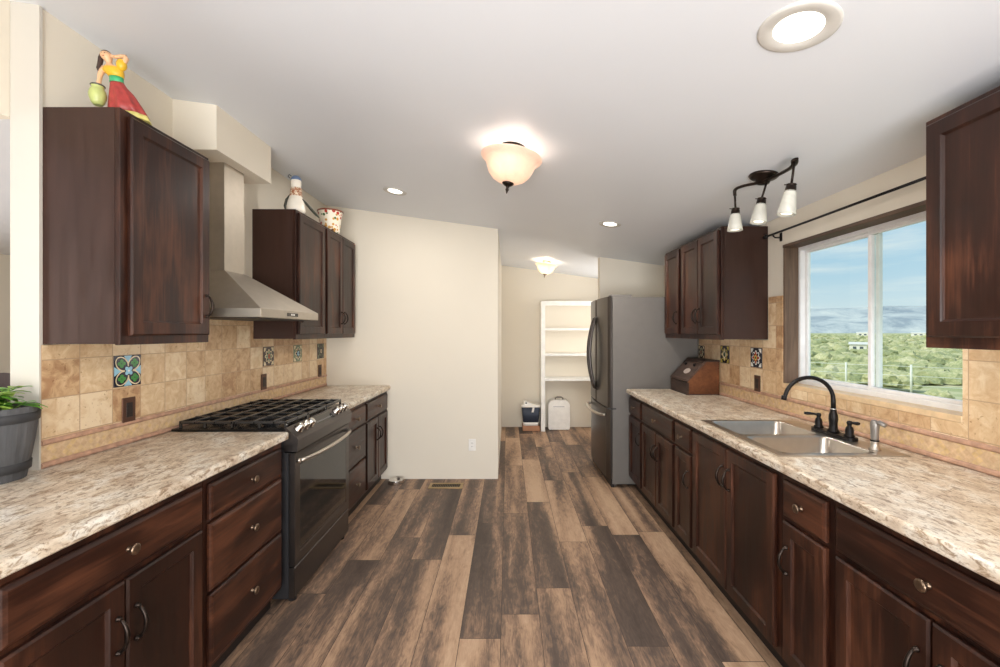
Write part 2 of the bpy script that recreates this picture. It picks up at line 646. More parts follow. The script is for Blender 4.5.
# ------------------------------------------------------------------ sink window
mb = MB()
fx0, fx1 = 1.853, 1.905
# outer frame
mb.box(fx0, fx1, WY0, WY1, WZ1 - 0.040, WZ1, 0.004)
mb.box(fx0, fx1, WY0, WY1, WZ0, WZ0 + 0.038, 0.004)
mb.box(fx0, fx1, WY0, WY0 + 0.034, WZ0 + 0.038, WZ1 - 0.040, 0.004)
mb.box(fx0, fx1, WY1 - 0.034, WY1, WZ0 + 0.038, WZ1 - 0.040, 0.004)
win = struct('window_1', mb, 'vinyl')


def sash(y0, y1, x0, x1, name):
    mb = MB()
    z0, z1 = WZ0 + 0.038, WZ1 - 0.040
    w = 0.023
    mb.box(x0, x1, y0, y1, z1 - w * 0.8, z1, 0.003)
    mb.box(x0, x1, y0, y1, z0, z0 + w * 0.8, 0.003)
    mb.box(x0, x1, y0, y0 + w, z0 + w * 0.8, z1 - w * 0.8, 0.003)
    mb.box(x0, x1, y1 - w, y1, z0 + w * 0.8, z1 - w * 0.8, 0.003)
    return struct(name, mb, 'vinyl', win)


ymid = 2.20
sash(ymid - 0.02, WY1 - 0.034, 1.880, 1.902, 'sash')
sash(WY0 + 0.034, ymid + 0.02, 1.856, 1.878, 'sash')
g = NT('window glass')
tr = g.n('ShaderNodeBsdfTransparent')
tr.inputs[0].default_value = (0.955, 0.985, 0.97, 1)
gl = g.n('ShaderNodeBsdfGlossy')
gl.inputs['Roughness'].default_value = 0.0
fr = g.n('ShaderNodeFresnel')
fr.inputs['IOR'].default_value = 1.3
ms = g.n('ShaderNodeMixShader')
g.l(g.math('MULTIPLY', fr.outputs[0], g.math('SUBTRACT', 1.0, g.n('ShaderNodeNewGeometry').outputs['Backfacing'])), ms.inputs[0])
g.l(tr.outputs[0], ms.inputs[1])
g.l(gl.outputs[0], ms.inputs[2])
g.l(ms.outputs[0], g.out.inputs[0])
M['glass'] = g.m
mb = MB()
mb.box(1.889, 1.893, ymid + 0.008, WY1 - 0.062, WZ0 + 0.06, WZ1 - 0.06)
struct('pane', mb, 'glass', win)
mb = MB()
mb.box(1.865, 1.869, WY0 + 0.062, ymid - 0.008, WZ0 + 0.06, WZ1 - 0.06)
struct('pane', mb, 'glass', win)
# wood lining of the recess, header board, stone sill
M['jambwood'] = wood('weathered brown wood lining', False, (62, 46, 38), (100, 80, 66), (134, 110, 92), 0.6)
M['jambwoodh'] = wood('weathered brown wood header', True, (62, 46, 38), (92, 74, 62), (122, 100, 84), 0.6)
mb = MB()
mb.box(1.764, fx0, WY1 - 0.016, WY1, WZ0 + 0.012, WZ1 - 0.02, 0.002)
mb.box(1.795, fx0, WY0, WY0 + 0.016, WZ0 + 0.012, WZ1 - 0.02, 0.002)
struct('trim_4', mb, 'jambwood')
mb = MB()
mb.box(1.760, fx0, WY0, WY1, WZ1 - 0.02, WZ1, 0.002)
struct('trim_5', mb, 'jambwoodh')
mb = MB()
mb.box(1.757, fx0, WY0, WY1, WZ0 - 0.016, WZ0 + 0.012, 0.003)
struct('trim_6', mb, 'sillstone')


# ------------------------------------------------------------------ backsplashes
CT = 0.915


def splash(name, s, xw, segs, tm, y0, y1):
    """segs: (y0,y1,z0,z1) tile areas; liners and mosaic run y0..y1"""
    mb = MB()
    t = 0.010
    for a, b, z0, z1 in segs:
        mb.box(s * xw, s * (xw - t), a, b, z0, z1, 0, 0)
    mb.box(s * xw, s * (xw - t), y0, y1, CT + 0.024, 1.002, 0, 1)
    for z in (CT + 0.012, 1.014):
        prof = [(s * xw, z - 0.011), (s * (xw - t), z - 0.011), (s * (xw - t - 0.006), z - 0.005), (s * (xw - t - 0.006), z + 0.005), (s * (xw - t), z + 0.011), (s * xw, z + 0.011)]
        mb.prism(prof, 'y', y0, y1, 2)
    return struct(name, mb, [tm, 'mosaic', 'liner'])


splash('trim_7', -1, XL, [(1.635, 4.204, 1.025, 1.388), (2.125, 2.998, 1.388, 1.56)], 'tile_left', 1.635, 4.204)
splash('trim_8', 1, XR, [(WY1, 3.965, 1.025, 1.382), (WY1, 2.905, 1.382, 1.672), (WY0 - 0.001, WY1, 1.025, WZ0 - 0.016),
                         (0.6, WY0, 1.025, 1.382), (1.5, WY0, 1.382, 1.672)], 'tile_right', 0.6, 3.965)

# ------------------------------------------------------------------ hardware, doors, drawers
DOOR_RINGS = [(0.003, 0.020), (0.0, 0.017), (0.0, 0.006), (0.006, 0.0), (0.052, 0.0), (0.055, 0.004), (0.060, 0.009), (0.066, 0.0095)]
SLIM_RINGS = [(0.003, 0.020), (0.0, 0.017), (0.0, 0.006), (0.006, 0.0), (0.040, 0.0), (0.043, 0.004), (0.047, 0.009), (0.051, 0.0095)]
DRAWER_RINGS = [(0.003, 0.020), (0.0, 0.017), (0.0, 0.008), (0.004, 0.004), (0.012, 0.0)]


def knob(s, xf, y, z, parent, org, name='knob'):
    mb = MB()
    mb.lathe([(0.008, 0), (0.0085, 0.003), (0.005, 0.006), (0.005, 0.015), (0.011, 0.018), (0.0165, 0.021), (0.0165, 0.025), (0.012, 0.028), (0.006, 0.0275), (0.0, 0.027)],
             (s * xf, y, z), (-s, 0, 0), 18)
    return mb.build(name, 'knob', parent, org)


def pull(s, xf, y, z0, z1, parent, org):
    mb = MB()
    zm = (z0 + z1) / 2
    pts = []
    for i in range(13):
        t = i / 12
        out = 0.008 + 0.024 * math.sin(PI * t) ** 0.7
        pts.append((s * (xf - out), y, z0 + (z1 - z0) * t))
    rr = [0.0042 + 0.0022 * math.sin(PI * i / 12) for i in range(13)]
    mb.tube(pts, rr, 8)
    for z in (z0, z1):
        mb.lathe([(0.008, 0), (0.008, 0.004), (0.005, 0.007), (0.006, 0.012), (0.0, 0.013)], (s * xf, y, z), (-s, 0, 0), 12)
    return mb.build('handle', 'bronze', parent, org)


def base_cabinet(s, xf, xw, y0, y1, fronts, label, group):
    """xf: |X| of the door faces; fronts: ('drawer',y0,y1,z0,z1,[knob y]) or ('door',y0,y1,z0,z1,handle side)"""
    xw -= 0.004
    org = (s * (xf + xw) / 2, (y0 + y1) / 2, 0)
    t = thing('base_cabinet', label, 'cabinet', org, group=group)
    ff = xf + 0.020
    mb = MB()
    z0, z1 = 0.10, CT - 0.041
    mb.box(s * ff, s * (ff + 0.02), y0, y1, z0, z1)                      # face frame
    for ya, yb in ((y0, y0 + 0.015), (y1 - 0.015, y1)):                  # sides, notched for the toe kick
        mb.prism([(s * (ff + 0.02), z0), (s * (ff + 0.07), z0), (s * (ff + 0.07), 0), (s * xw, 0), (s * xw, z1), (s * (ff + 0.02), z1)], 'y', ya, yb)
    mb.box(s * (ff + 0.02), s * xw, y0 + 0.015, y1 - 0.015, z0, z0 + 0.015)
    mb.box(s * (xw - 0.012), s * xw, y0 + 0.015, y1 - 0.015, z0, z1)
    mb.build('body', 'woodv', t, org)
    mb = MB()
    mb.box(s * (ff + 0.055), s * (ff + 0.07), y0, y1, 0.0, 0.10)
    mb.build('toe_kick', 'toe', t, org)
    for f in fronts:
        mb = MB()
        if f[0] == 'drawer':
            mb.panel(s, xf, f[1], f[2], f[3], f[4], DRAWER_RINGS)
            d = mb.build('drawer', 'woodh', t, org)
            knob(s, xf, (f[1] + f[2]) / 2, (f[3] + f[4]) / 2, d, org)
        else:
            mb.panel(s, xf, f[1], f[2], f[3], f[4], DOOR_RINGS if f[2] - f[1] > 0.2 else SLIM_RINGS)
            d = mb.build('door', 'woodv', t, org)
            hy = f[1] + 0.03 if f[5] < 0 else f[2] - 0.03
            pull(s, xf, hy, f[4] - 0.20, f[4] - 0.098, d, org)
    return t


DB, DT = 0.125, 0.68           # base doors
RB, RT = 0.70, 0.845           # top drawers
XF = 1.165
gL = 'base cabinets on the stove side'
gR = 'base cabinets on the sink side'
base_cabinet(-1, XF, XL, 0.36, 0.962, [('drawer', 0.375, 0.95, RB, RT), ('door', 0.375, 0.658, DB, DT, 1), ('door', 0.664, 0.95, DB, DT, -1)],
             'dark wood base cabinet below the counter end holding the planter', gL)
base_cabinet(-1, XF, XL, 0.964, 1.668, [('drawer', 0.99, 1.648, RB, RT), ('door', 0.988, 1.312, DB, DT, 1), ('door', 1.318, 1.646, DB, DT, -1)],
             'wide base cabinet with long drawer over two doors, nearest the camera before the stove', gL)
base_cabinet(-1, XF, XL, 1.670, 2.245, [('drawer', 1.688, 2.222, 0.698, 0.84), ('drawer', 1.688, 2.222, 0.418, 0.682), ('drawer', 1.688, 2.222, 0.125, 0.403)],
             'dark wood three-drawer base cabinet on the near side of the stove', gL)
base_cabinet(-1, XF, XL, 3.060, 3.545, [('drawer', 3.078, 3.53, 0.698, 0.84), ('drawer', 3.078, 3.53, 0.418, 0.682), ('drawer', 3.078, 3.53, 0.125, 0.403)],
             'dark wood three-drawer base cabinet on the far side of the stove', gL)
base_cabinet(-1, XF, XL, 3.547, 4.203, [('drawer', 3.565, 4.165, RB, RT), ('door', 3.565, 3.862, DB, DT, 1), ('door', 3.868, 4.165, DB, DT, -1)],
             'dark wood base cabinet with drawer and two doors against the cream partition wall', gL)

XFR = 1.105
base_cabinet(1, XFR, XR, 3.578, 3.945, [('drawer', 3.597, 3.93, RB, RT), ('door', 3.597, 3.93, DB, DT, -1)],
             'narrow dark wood base cabinet next to the refrigerator, single drawer over single door', gR)
base_cabinet(1, XFR, XR, 2.876, 3.576, [('drawer', 2.892, 3.555, RB, RT), ('door', 2.892, 3.215, DB, DT, 1), ('door', 3.221, 3.555, DB, DT, -1)],
             'dark wood double-door base cabinet, second from the refrigerator along the sink counter', gR)
base_cabinet(1, XFR, XR, 2.597, 2.874, [('drawer', 2.612, 2.858, RB, RT), ('door', 2.612, 2.858, DB, DT, -1)],
             'slim dark wood base cabinet just beyond the sink cabinet, toward the refrigerator', gR)
base_cabinet(1, XFR, XR, 1.766, 2.595, [('door', 1.792, 2.181, DB, RT, 1), ('door', 2.187, 2.582, DB, RT, -1)],
             'dark wood sink cabinet with two tall full-height doors and no drawer', gR)
base_cabinet(1, XFR, XR, 1.480, 1.764, [('drawer', 1.502, 1.735, RB, RT), ('door', 1.502, 1.735, DB, DT, 1)],
             'slim reddish base cabinet between the sink cabinet and the widest sink-side cabinet', gR)
base_cabinet(1, XFR, XR, 0.780, 1.478, [('drawer', 0.80, 1.457, RB, RT), ('door', 0.80, 1.125, DB, DT, 1), ('door', 1.131, 1.457, DB, DT, -1)],
             'wide reddish dark wood base cabinet nearest the camera on the sink side', gR)


def upper_cabinet(s, xf, xw, y0, y1, z0, z1, doors, label, group):
    org = (s * (xf + xw) / 2, (y0 + y1) / 2, z0)
    t = thing('wall_cabinet', label, 'cabinet', org, group=group)
    ff = xf + 0.020
    mb = MB()
    mb.box(s * ff, s * (ff + 0.02), y0, y1, z0, z1, 0.0015, 1)
    mb.box(s * (ff + 0.0203), s * xw, y0, y1, z0 + 0.004, z1, 0.0, 0)
    mb.build('body', ['woodbox', 'woodv'], t, org)
    for (a, b, hs) in doors:
        mb = MB()
        mb.panel(s, xf, a, b, z0 + 0.036, z1 - 0.020, DOOR_RINGS)
        d = mb.build('door', 'woodv', t, org)
        pull(s, xf, a + 0.028 if hs < 0 else b - 0.028, z0 + 0.125, z0 + 0.225, d, org)
    return t


gU = 'wall cabinets'
upper_cabinet(-1, 1.462, XL, 1.642, 2.128, 1.388, 2.297, [(1.672, 2.112, 1)], 'tall dark wood wall cabinet carrying the dancing woman figurine', gU)
upper_cabinet(-1, 1.462, XL, 3.002, 3.468, 1.386, 2.296, [(3.022, 3.446, -1)], 'dark wood single-door wall cabinet on the far side of the range hood', gU)
upper_cabinet(-1, 1.462, XL, 3.470, 4.155, 1.386, 2.296, [(3.49, 3.806, 1), (3.812, 4.125, -1)], 'dark wood double-door wall cabinet under the flowered pot', gU)
upper_cabinet(1, 1.432, XR, 2.927, 3.590, 1.384, 2.158, [(2.945, 3.248, 1), (3.254, 3.565, -1)], 'dark wood double-door wall cabinet on the far side of the window', gU)
upper_cabinet(1, 1.432, XR, 3.592, 3.965, 1.384, 2.158, [(3.625, 3.935, -1)], 'dark wood single-door wall cabinet above the wooden bread box by the refrigerator', gU)
upper_cabinet(1, 1.432, XR, 0.86, 1.495, 1.384, 2.166, [(0.88, 1.172, 1), (1.178, 1.478, -1)], 'reddish dark wood wall cabinet on the near side of the window', gU)


# ------------------------------------------------------------------ countertops
def edge_prof(s, xe, xw):
    """counter section with a rounded front edge"""
    r = 0.013
    zt, zb = CT, CT - 0.040
    p = [(s * xw, zb), (s * (xe + 0.006), zb), (s * (xe + 0.001), zb + 0.005)]
    for i in range(6):
        a = i / 5 * PI / 2
        p.append((s * (xe + r - r * math.cos(a)), zt - r + r * math.sin(a)))
    p.append((s * xw, zt))
    return p


mb = MB()
mb.prism(edge_prof(-1, 1.149, 1.783), 'y', 0.34, 2.252)
mb.box(-1.98, -1.783, 0.34, 1.627, CT - 0.04, CT)
single('countertop', mb, 'counter', 'speckled cream countertop on the near side of the stove', 'countertop', (-1.46, 1.3, CT - 0.04))
mb = MB()
mb.prism(edge_prof(-1, 1.149, 1.783), 'y', 3.054, 4.204)
single('countertop', mb, 'counter', 'short speckled cream countertop between the stove and the partition wall', 'countertop', (-1.46, 3.6, CT - 0.04))
mb = MB()
SY0, SY1, SX0, SX1 = 1.825, 2.505, 1.155, 1.66      # cut-out for the sink
mb.prism(edge_prof(1, 1.088, 1.768), 'y', 0.76, SY0)
mb.prism(edge_prof(1, 1.088, 1.768), 'y', SY1, 3.955)
mb.prism(edge_prof(1, 1.088, SX0), 'y', SY0, SY1)
mb.box(SX1, 1.768, SY0, SY1, CT - 0.04, CT)
single('countertop', mb, 'counter', 'long speckled cream countertop with the sink set into it', 'countertop', (1.43, 2.4, CT - 0.04))

# ------------------------------------------------------------------ sink
org = (1.41, 2.165, CT)
t = thing('kitchen_sink', 'double-bowl stainless steel sink set into the speckled counter under the window', 'sink', org)
ro = [1.132, 1.685, 1.80, 2.53]                      # rim outer
b1 = (1.172, 1.572, 1.835, 2.128)
b2 = (1.172, 1.572, 2.168, 2.495)


def rrect(x0, x1, y0, y1, z, r, n=4):
    pts = []
    for cx, cy, a0 in ((x1 - r, y1 - r, 0), (x0 + r, y1 - r, PI / 2), (x0 + r, y0 + r, PI), (x1 - r, y0 + r, 1.5 * PI)):
        for i in range(n + 1):
            a = a0 + i / n * PI / 2
            pts.append((cx + r * math.cos(a), cy + r * math.sin(a), z))
    return pts


mb = MB()
zr = CT + 0.006
x0, x1, y0, y1 = ro
for (a, b, c, d) in ((x0, x1, y0, b1[2]), (x0, x1, b2[3], y1), (x0, b1[0], b1[2], b2[3]), (b1[1], x1, b1[2], b2[3]), (b1[0], b1[1], b1[3], b2[2])):
    mb.box(a, b, c, d, CT + 0.0005, zr, 0.0)
mb.build('rim', 'steel', t, org)
for bb in (b1, b2):
    mb = MB()
    dz = 0.17
    R = [rrect(bb[0], bb[1], bb[2], bb[3], zr + 0.0005, 0.03), rrect(bb[0] + 0.005, bb[1] - 0.005, bb[2] + 0.005, bb[3] - 0.005, zr - 0.006, 0.035),
         rrect(bb[0] + 0.012, bb[1] - 0.012, bb[2] + 0.012, bb[3] - 0.012, zr - dz + 0.03, 0.045), rrect(bb[0] + 0.04, bb[1] - 0.04, bb[2] + 0.04, bb[3] - 0.04, zr - dz, 0.05)]
    mb.loft(R, 0, True, False, True)
    bo = mb.build('bowl', 'steel', t, org)
    mb = MB()
    cx, cy = (bb[0] + bb[1]) / 2, (bb[2] + bb[3]) / 2
    mb.lathe([(0.045, 0.0), (0.043, 0.003), (0.032, 0.004), (0.028, 0.001), (0.0, 0.001)], (cx, cy, zr - dz + 0.0005))
    mb.build('drain', 'chrome', bo, org)

# ------------------------------------------------------------------ faucet and sprayer
FX, FY, FZ = 1.632, 2.157, CT + 0.0065
org = (FX, FY, FZ)
t = thing('faucet', 'black gooseneck faucet with two lever handles on the back deck of the sink', 'faucet', org)
mb = MB()
mb.prism([(p[0], p[1]) for p in rrect(FX - 0.03, FX + 0.03, FY - 0.135, FY + 0.135, 0, 0.028)], 'z', FZ, FZ + 0.016)
mb.build('deck_plate', 'blackmetal', t, org)
mb = MB()
mb.lathe([(0.025, 0.016), (0.0255, 0.022), (0.019, 0.034), (0.018, 0.06), (0.0205, 0.080), (0.019, 0.10), (0.0135, 0.118), (0.0145, 0.124), (0.012, 0.130), (0.0, 0.131)], (FX, FY, FZ), n=20)
pts = [(FX, FY, FZ + 0.12), (FX, FY, FZ + 0.17)]
R_ = 0.122
for i in range(15):
    a = PI * (i / 14) * 0.93
    pts.append((FX - R_ + R_ * math.cos(a), FY, FZ + 0.175 + R_ * 0.93 * math.sin(a)))
a = pts[-1]
pts.append((a[0] - 0.004, FY, a[2] - 0.014))
mb.tube(pts, [0.0108] * 3 + [0.0098] * (len(pts) - 5) + [0.0095, 0.0098], 14)
mb.build('spout', 'blackmetal', t, org)
mb = MB()
mb.cyl((pts[-1][0], FY, pts[-1][2] + 0.012), (pts[-1][0] - 0.004, FY, pts[-1][2] - 0.010), 0.0125, 14)
mb.build('aerator', 'blackmetal', t, org)
mb = MB()
mb.lathe([(0.0138, 0), (0.0148, 0.003), (0.0138, 0.006)], (FX, FY, FZ + 0.128), n=18)
mb.build('ring', 'chrome', t, org)
for sgn in (1, -1):
    hy = FY + sgn * 0.102
    mb = MB()
    mb.lathe([(0.022, 0.016), (0.0225, 0.021), (0.016, 0.030), (0.018, 0.044), (0.0145, 0.060), (0.009, 0.068), (0.010, 0.075), (0.0125, 0.082), (0.009, 0.091), (0.0, 0.093)], (FX, hy, FZ), n=18)
    tip = (FX - 0.062 if sgn > 0 else FX + 0.005, hy + sgn * 0.02 if sgn > 0 else hy - 0.05, FZ + 0.088)
    st = Vector((FX, hy, FZ + 0.082))
    tp = Vector(tip)
    mb.tube([st, st.lerp(tp, 0.35) + Vector((0, 0, 0.002)), st.lerp(tp, 0.8), tp], [0.007, 0.0065, 0.009, 0.007], 10, flat=0.8)
    mb.build('lever_handle', 'blackmetal', t, org)
org = (1.612, 1.89, FZ)
t = thing('sink_sprayer', 'grey side sprayer standing at the near corner of the sink deck', 'sprayer', org)
mb = MB()
mb.lathe([(0.022, 0), (0.022, 0.004), (0.016, 0.010), (0.015, 0.032), (0.0165, 0.036)], org, n=18)
mb.build('base', 'steel', t, org)
mb = MB()
mb.lathe([(0.0135, 0.034), (0.0145, 0.05), (0.0158, 0.085), (0.017, 0.105), (0.016, 0.118), (0.012, 0.128), (0.0, 0.131)], org, n=18)
mb.tube([(1.612, 1.89, FZ + 0.112), (1.618, 1.872, FZ + 0.121), (1.625, 1.850, FZ + 0.112)], [0.010, 0.011, 0.009], 12)
mb.build('head', plain('grey satin plastic', (140, 135, 130), 0.3, 0.5), t, org)
mb = MB()
mb.lathe([(0.0162, 0.037), (0.0168, 0.039), (0.0162, 0.042)], org, n=18)
mb.build('ring', 'blackmetal', t, org)

# ------------------------------------------------------------------ gas range
RY0, RY1 = 2.266, 3.044
org = (-1.45, (RY0 + RY1) / 2, 0)
t = thing('gas_range', 'black stainless gas range with cast iron grates set between the counters', 'stove', org)
mb = MB()
mb.box(-1.157, -1.77, RY0, RY1, 0.03, 0.80)
mb.box(-1.18, -1.77, RY0, RY1, 0.80, 0.905)
for y in (RY0 + 0.05, RY1 - 0.05):
    for x in (-1.16, -1.7):
        mb.cyl((x, y, 0), (x, y, 0.03), 0.02, 10)
mb.build('body', 'dark_side', t, org)
mb = MB()   # cooktop
mb.box(-1.172, -1.772, RY0 - 0.009, RY1 + 0.009, CT + 0.001, CT + 0.012, 0.004)
mb.build('cooktop', 'enamel', t, org)
mb = MB()   # sloped control panel
mb.prism([(-1.182, 0.928), (-1.170, 0.933), (-1.114, 0.884), (-1.106, 0.868), (-1.112, 0.806), (-1.182, 0.806)], 'y', RY0, RY1)
cp = mb.build('control_panel', 'blacksteel', t, org)
nrm = Vector((0.659, 0, 0.752)).normalized()
for y in (RY0 + 0.07, RY0 + 0.135, RY0 + 0.20, RY1 - 0.20, RY1 - 0.135, RY1 - 0.07):
    c = Vector((-1.142, y, 0.9085))
    mb = MB()
    mb.lathe([(0.026, 0), (0.026, 0.006), (0.022, 0.008), (0.021, 0.034), (0.018, 0.038), (0.0, 0.039)], c, nrm, 20)
    mb.build('knob', 'chrome', cp, org)
mb = MB()
ym = (RY0 + RY1) / 2
Q = lambda u, y, o=0.0006: tuple(Vector((-1.170, y, 0.933)).lerp(Vector((-1.114, y, 0.884)), u) + nrm * o)
mb.poly([Q(0.15, ym - 0.13), Q(0.15, ym + 0.13), Q(0.85, ym + 0.13), Q(0.85, ym - 0.13)])
mb.build('display', 'blackglass', cp, org)
mb = MB()
for i in range(9):
    yy = ym - 0.10 + i * 0.025
    mb.poly([Q(0.6, yy, 0.0012), Q(0.6, yy + 0.012, 0.0012), Q(0.68, yy + 0.012, 0.0012), Q(0.68, yy, 0.0012)])
mb.build('button_marks', plain('grey print', (150, 150, 150), 0.5), cp, org)
mb = MB()   # oven door with a frame and glass
y0, y1, z0, z1 = RY0 + 0.004, RY1 - 0.004, 0.20, 0.797
mb.panel(-1, 1.124, y0, y1, z0, z1, [(0.0, 0.030), (0.0, 0.003), (0.003, 0.0), (0.055, 0.0), (0.057, 0.002)])
od = mb.build('door', 'blacksteel', t, org)
mb = MB()
mb.box(-1.1245, -1.1275, y0 + 0.052, y1 - 0.052, z0 + 0.075, z1 - 0.075)
mb.build('glass', 'blackglass', od, org)
mb = MB()   # bowed handle
pts = [(-1.122 + 0.012 + 0.042 * math.sin(PI * min(1, max(0, i / 16))) ** 0.5, y0 + 0.03 + (y1 - y0 - 0.06) * i / 16, 0.752) for i in range(17)]
mb.tube(pts, 0.011, 10)
for i in (0, 16):
    mb.cyl((-1.124, pts[i][1], 0.752), pts[i], 0.011, 10)
mb.build('handle', 'steel', od, org)
mb = MB()
mb.panel(-1, 1.127, y0, y1, 0.032, 0.192, [(0.0, 0.030), (0.0, 0.003), (0.004, 0.0)])
mb.build('drawer', 'blacksteel', t, org)
# burners
gz = CT + 0.012
for (bx, by, br) in ((-1.33, RY0 + 0.16, 0.045), (-1.62, RY0 + 0.16, 0.036), (-1.33, RY1 - 0.16, 0.05), (-1.62, RY1 - 0.16, 0.036), (-1.47, ym, 0.05)):
    mb = MB()
    mb.lathe([(br * 1.25, 0), (br * 1.2, 0.006), (br, 0.009), (br, 0.016), (br * 0.9, 0.02), (0, 0.02)], (bx, by, gz), n=20)
    mb.build('burner', 'iron', t, org)
w3 = (RY1 - RY0 - 0.02) / 3
for i in range(3):
    a, b = RY0 + 0.01 + i * w3 + 0.003, RY0 + 0.01 + (i + 1) * w3 - 0.003
    fx0_, fx1_ = -1.175, -1.745
    mb = MB()
    zt0, zt1 = gz + 0.022, gz + 0.038
    for y in (a, b - 0.012):
        mb.box(fx0_, fx1_, y, y + 0.013, zt0, zt1, 0.004, 0, 2)
    for x in (fx0_, fx1_ + 0.012, -1.46):
        mb.box(x, x - 0.012, a, b, zt0, zt1, 0.002)
    for k in range(5):                                    # bars across, arched fingers
        x = fx0_ - 0.06 - k * 0.105
        mb.box(x, x - 0.014, a, b, zt0, zt1 + 0.004, 0.004, 0, 2)
    mb.box(fx0_, fx1_, (a + b) / 2 - 0.007, (a + b) / 2 + 0.007, zt0, zt1 + 0.004, 0.004, 0, 2)
    for y in (a + 0.006, b - 0.006):
        for x in (fx0_ - 0.006, fx1_ + 0.006, -1.466, -1.32, -1.61):
            mb.box(x - 0.006, x + 0.006, y - 0.006, y + 0.006, gz, zt0 + 0.004, 0.001)
    mb.build('grate', 'iron', t, org)

# ------------------------------------------------------------------ range hood
HY0, HY1, HX = 2.262, 2.945, 1.300
org = (-1.6, 2.6, 1.517)
t = thing('range_hood', 'stainless steel chimney range hood above the stove', 'range hood', org)
mb = MB()
mb.box(-HX, -XL, HY0, HY1, 1.517, 1.565, 0.002)
mb.build('lip', 'hood_steel', t, org)
mb = MB()
CY0, CY1, CX = 2.457, 2.645, 1.62
lo = [(-HX - 0.002, HY0 + 0.002, 1.565), (-HX - 0.002, HY1 - 0.002, 1.565), (-XL, HY1 - 0.002, 1.565), (-XL, HY0 + 0.002, 1.565)]
hi = [(-CX + 0.004, CY0 - 0.004, 1.79), (-CX + 0.004, CY1 + 0.004, 1.79), (-XL, CY1 + 0.004, 1.79), (-XL, CY0 - 0.004, 1.79)]
mb.loft([lo, hi], 0, False)
mb.build('canopy', 'hood_steel', t, org)
mb = MB()
mb.box(-CX, -XL, CY0, CY1, 1.79, 2.15)
mb.box(-CX - 0.003, -XL, CY0 + 0.003, CY1 - 0.003, 2.15, 2.4085)
mb.build('chimney', 'hood_steel', t, org)
mb = MB()
mb.box(-HX + 0.0015, -HX - 0.001, 2.53, 2.66, 1.531, 1.551)
bt = mb.build('switch_panel', 'blackglass', t, org)
mb = MB()
for k in range(3):
    mb.box(-HX + 0.003, -HX, 2.575 + k * 0.016, 2.585 + k * 0.016, 1.537, 1.546)
mb.build('button', 'white_plastic', bt, org)
mb = MB()
mb.box(-HX - 0.04, -XL + 0.04, HY0 + 0.03, HY1 - 0.03, 1.512, 1.5168)
mb.build('filter', 'dark_side', t, org)

# ------------------------------------------------------------------ refrigerator
org = (1.35, 4.42, 0)
t = thing('refrigerator', 'tall dark stainless french-door refrigerator at the far end of the right counter', 'refrigerator', org)
FY0, FY1 = 3.972, 4.862
mb = MB()
mb.box(0.965, 1.755, FY0, FY1, 0.03, 1.762, 0.004)
for y in (FY0 + 0.06, FY1 - 0.06):
    for x in (1.0, 1.7):
        mb.cyl((x, y, 0), (x, y, 0.03), 0.02, 10)
mb.box(0.955, 1.15, FY0 + 0.02, FY0 + 0.12, 1.762, 1.785, 0.003)
mb.box(0.955, 1.15, FY1 - 0.12, FY1 - 0.02, 1.762, 1.785, 0.003)
mb.build('body', 'fridge_side', t, org)


def fdoor(name, y0, y1, z0, z1, bulge_c, bulge_w):
    """door front with a curve in plan"""
    mb = MB()
    n = 12
    front = []
    for i in range(n + 1):
        y = y0 + (y1 - y0) * i / n
        q = (y - bulge_c) / bulge_w
        e_ = min(1, min(y - y0, y1 - y) / 0.025)
        x = 0.905 + 0.030 * q * q + 0.015 * (1 - math.sqrt(max(0, 1 - (1 - e_) ** 2)))
        front.append((x, y))
    prof = front + [(0.958, y1), (0.958, y0)]
    mb.prism(prof, 'z', z0, z1, 0, False)
    return mb.build(name, 'blacksteel', t, org)


fm = (FY0 + FY1) / 2
d1 = fdoor('door', FY0 + 0.003, fm - 0.003, 0.735, 1.768, fm, 0.45)
d2 = fdoor('door', fm + 0.003, FY1 - 0.003, 0.735, 1.768, fm, 0.45)
d3 = fdoor('freezer_drawer', FY0 + 0.003, FY1 - 0.003, 0.075, 0.722, fm, 0.45)
for d, y in ((d1, fm - 0.045), (d2, fm + 0.045)):
    mb = MB()
    pts = [(0.905 - 0.012 - 0.062 * math.sin(PI * i / 14) ** 0.8, y, 0.86 + 0.72 * i / 14) for i in range(15)]
    mb.tube(pts, [0.012 + 0.005 * math.sin(PI * i / 14) for i in range(15)], 10)
    for i in (0, 14):
        mb.cyl((0.912, y, pts[i][2]), pts[i], 0.012, 10)
    mb.build('handle', 'blacksteel', d, org)
mb = MB()
pts = [(0.905 - 0.012 - 0.06 * math.sin(PI * i / 14) ** 0.6, FY0 + 0.10 + (FY1 - FY0 - 0.2) * i / 14, 0.655) for i in range(15)]
mb.tube(pts, 0.014, 10)
for i in (0, 14):
    mb.cyl((0.925, pts[i][1], 0.655), pts[i], 0.012, 10)
mb.build('handle', 'steel', d3, org)
mb = MB()
mb.box(0.955, 0.985, FY0 + 0.01, FY1 - 0.01, 0.0, 0.07)
mb.build('toe_grille', 'toe', t, org)
mb = MB()
mb.box(0.925, 1.0, FY0 - 0.002, FY0 + 0.06, 0.722, 0.734, 0.002)
mb.build('hinge', 'dark_side', t, org)

# ------------------------------------------------------------------ decorative tiles, outlets
CT_ = {'navy': plain('navy glaze', (34, 33, 46), 0.2), 'sky': plain('light blue glaze', (150, 200, 222), 0.2), 'green': plain('green glaze', (64, 140, 62), 0.2),
       'leaf': plain('dark green glaze', (30, 84, 44), 0.2), 'cream': plain('cream glaze', (232, 214, 176), 0.2), 'rust': plain('rust glaze', (164, 74, 42), 0.2),
       'gold': plain('yellow glaze', (206, 186, 92), 0.2), 'ivory': plain('white glaze', (238, 236, 230), 0.2), 'brown': plain('brown glaze', (60, 40, 36), 0.2), 'sage': plain('sage glaze', (120, 130, 104), 0.2)}
CK = list(CT_.keys())


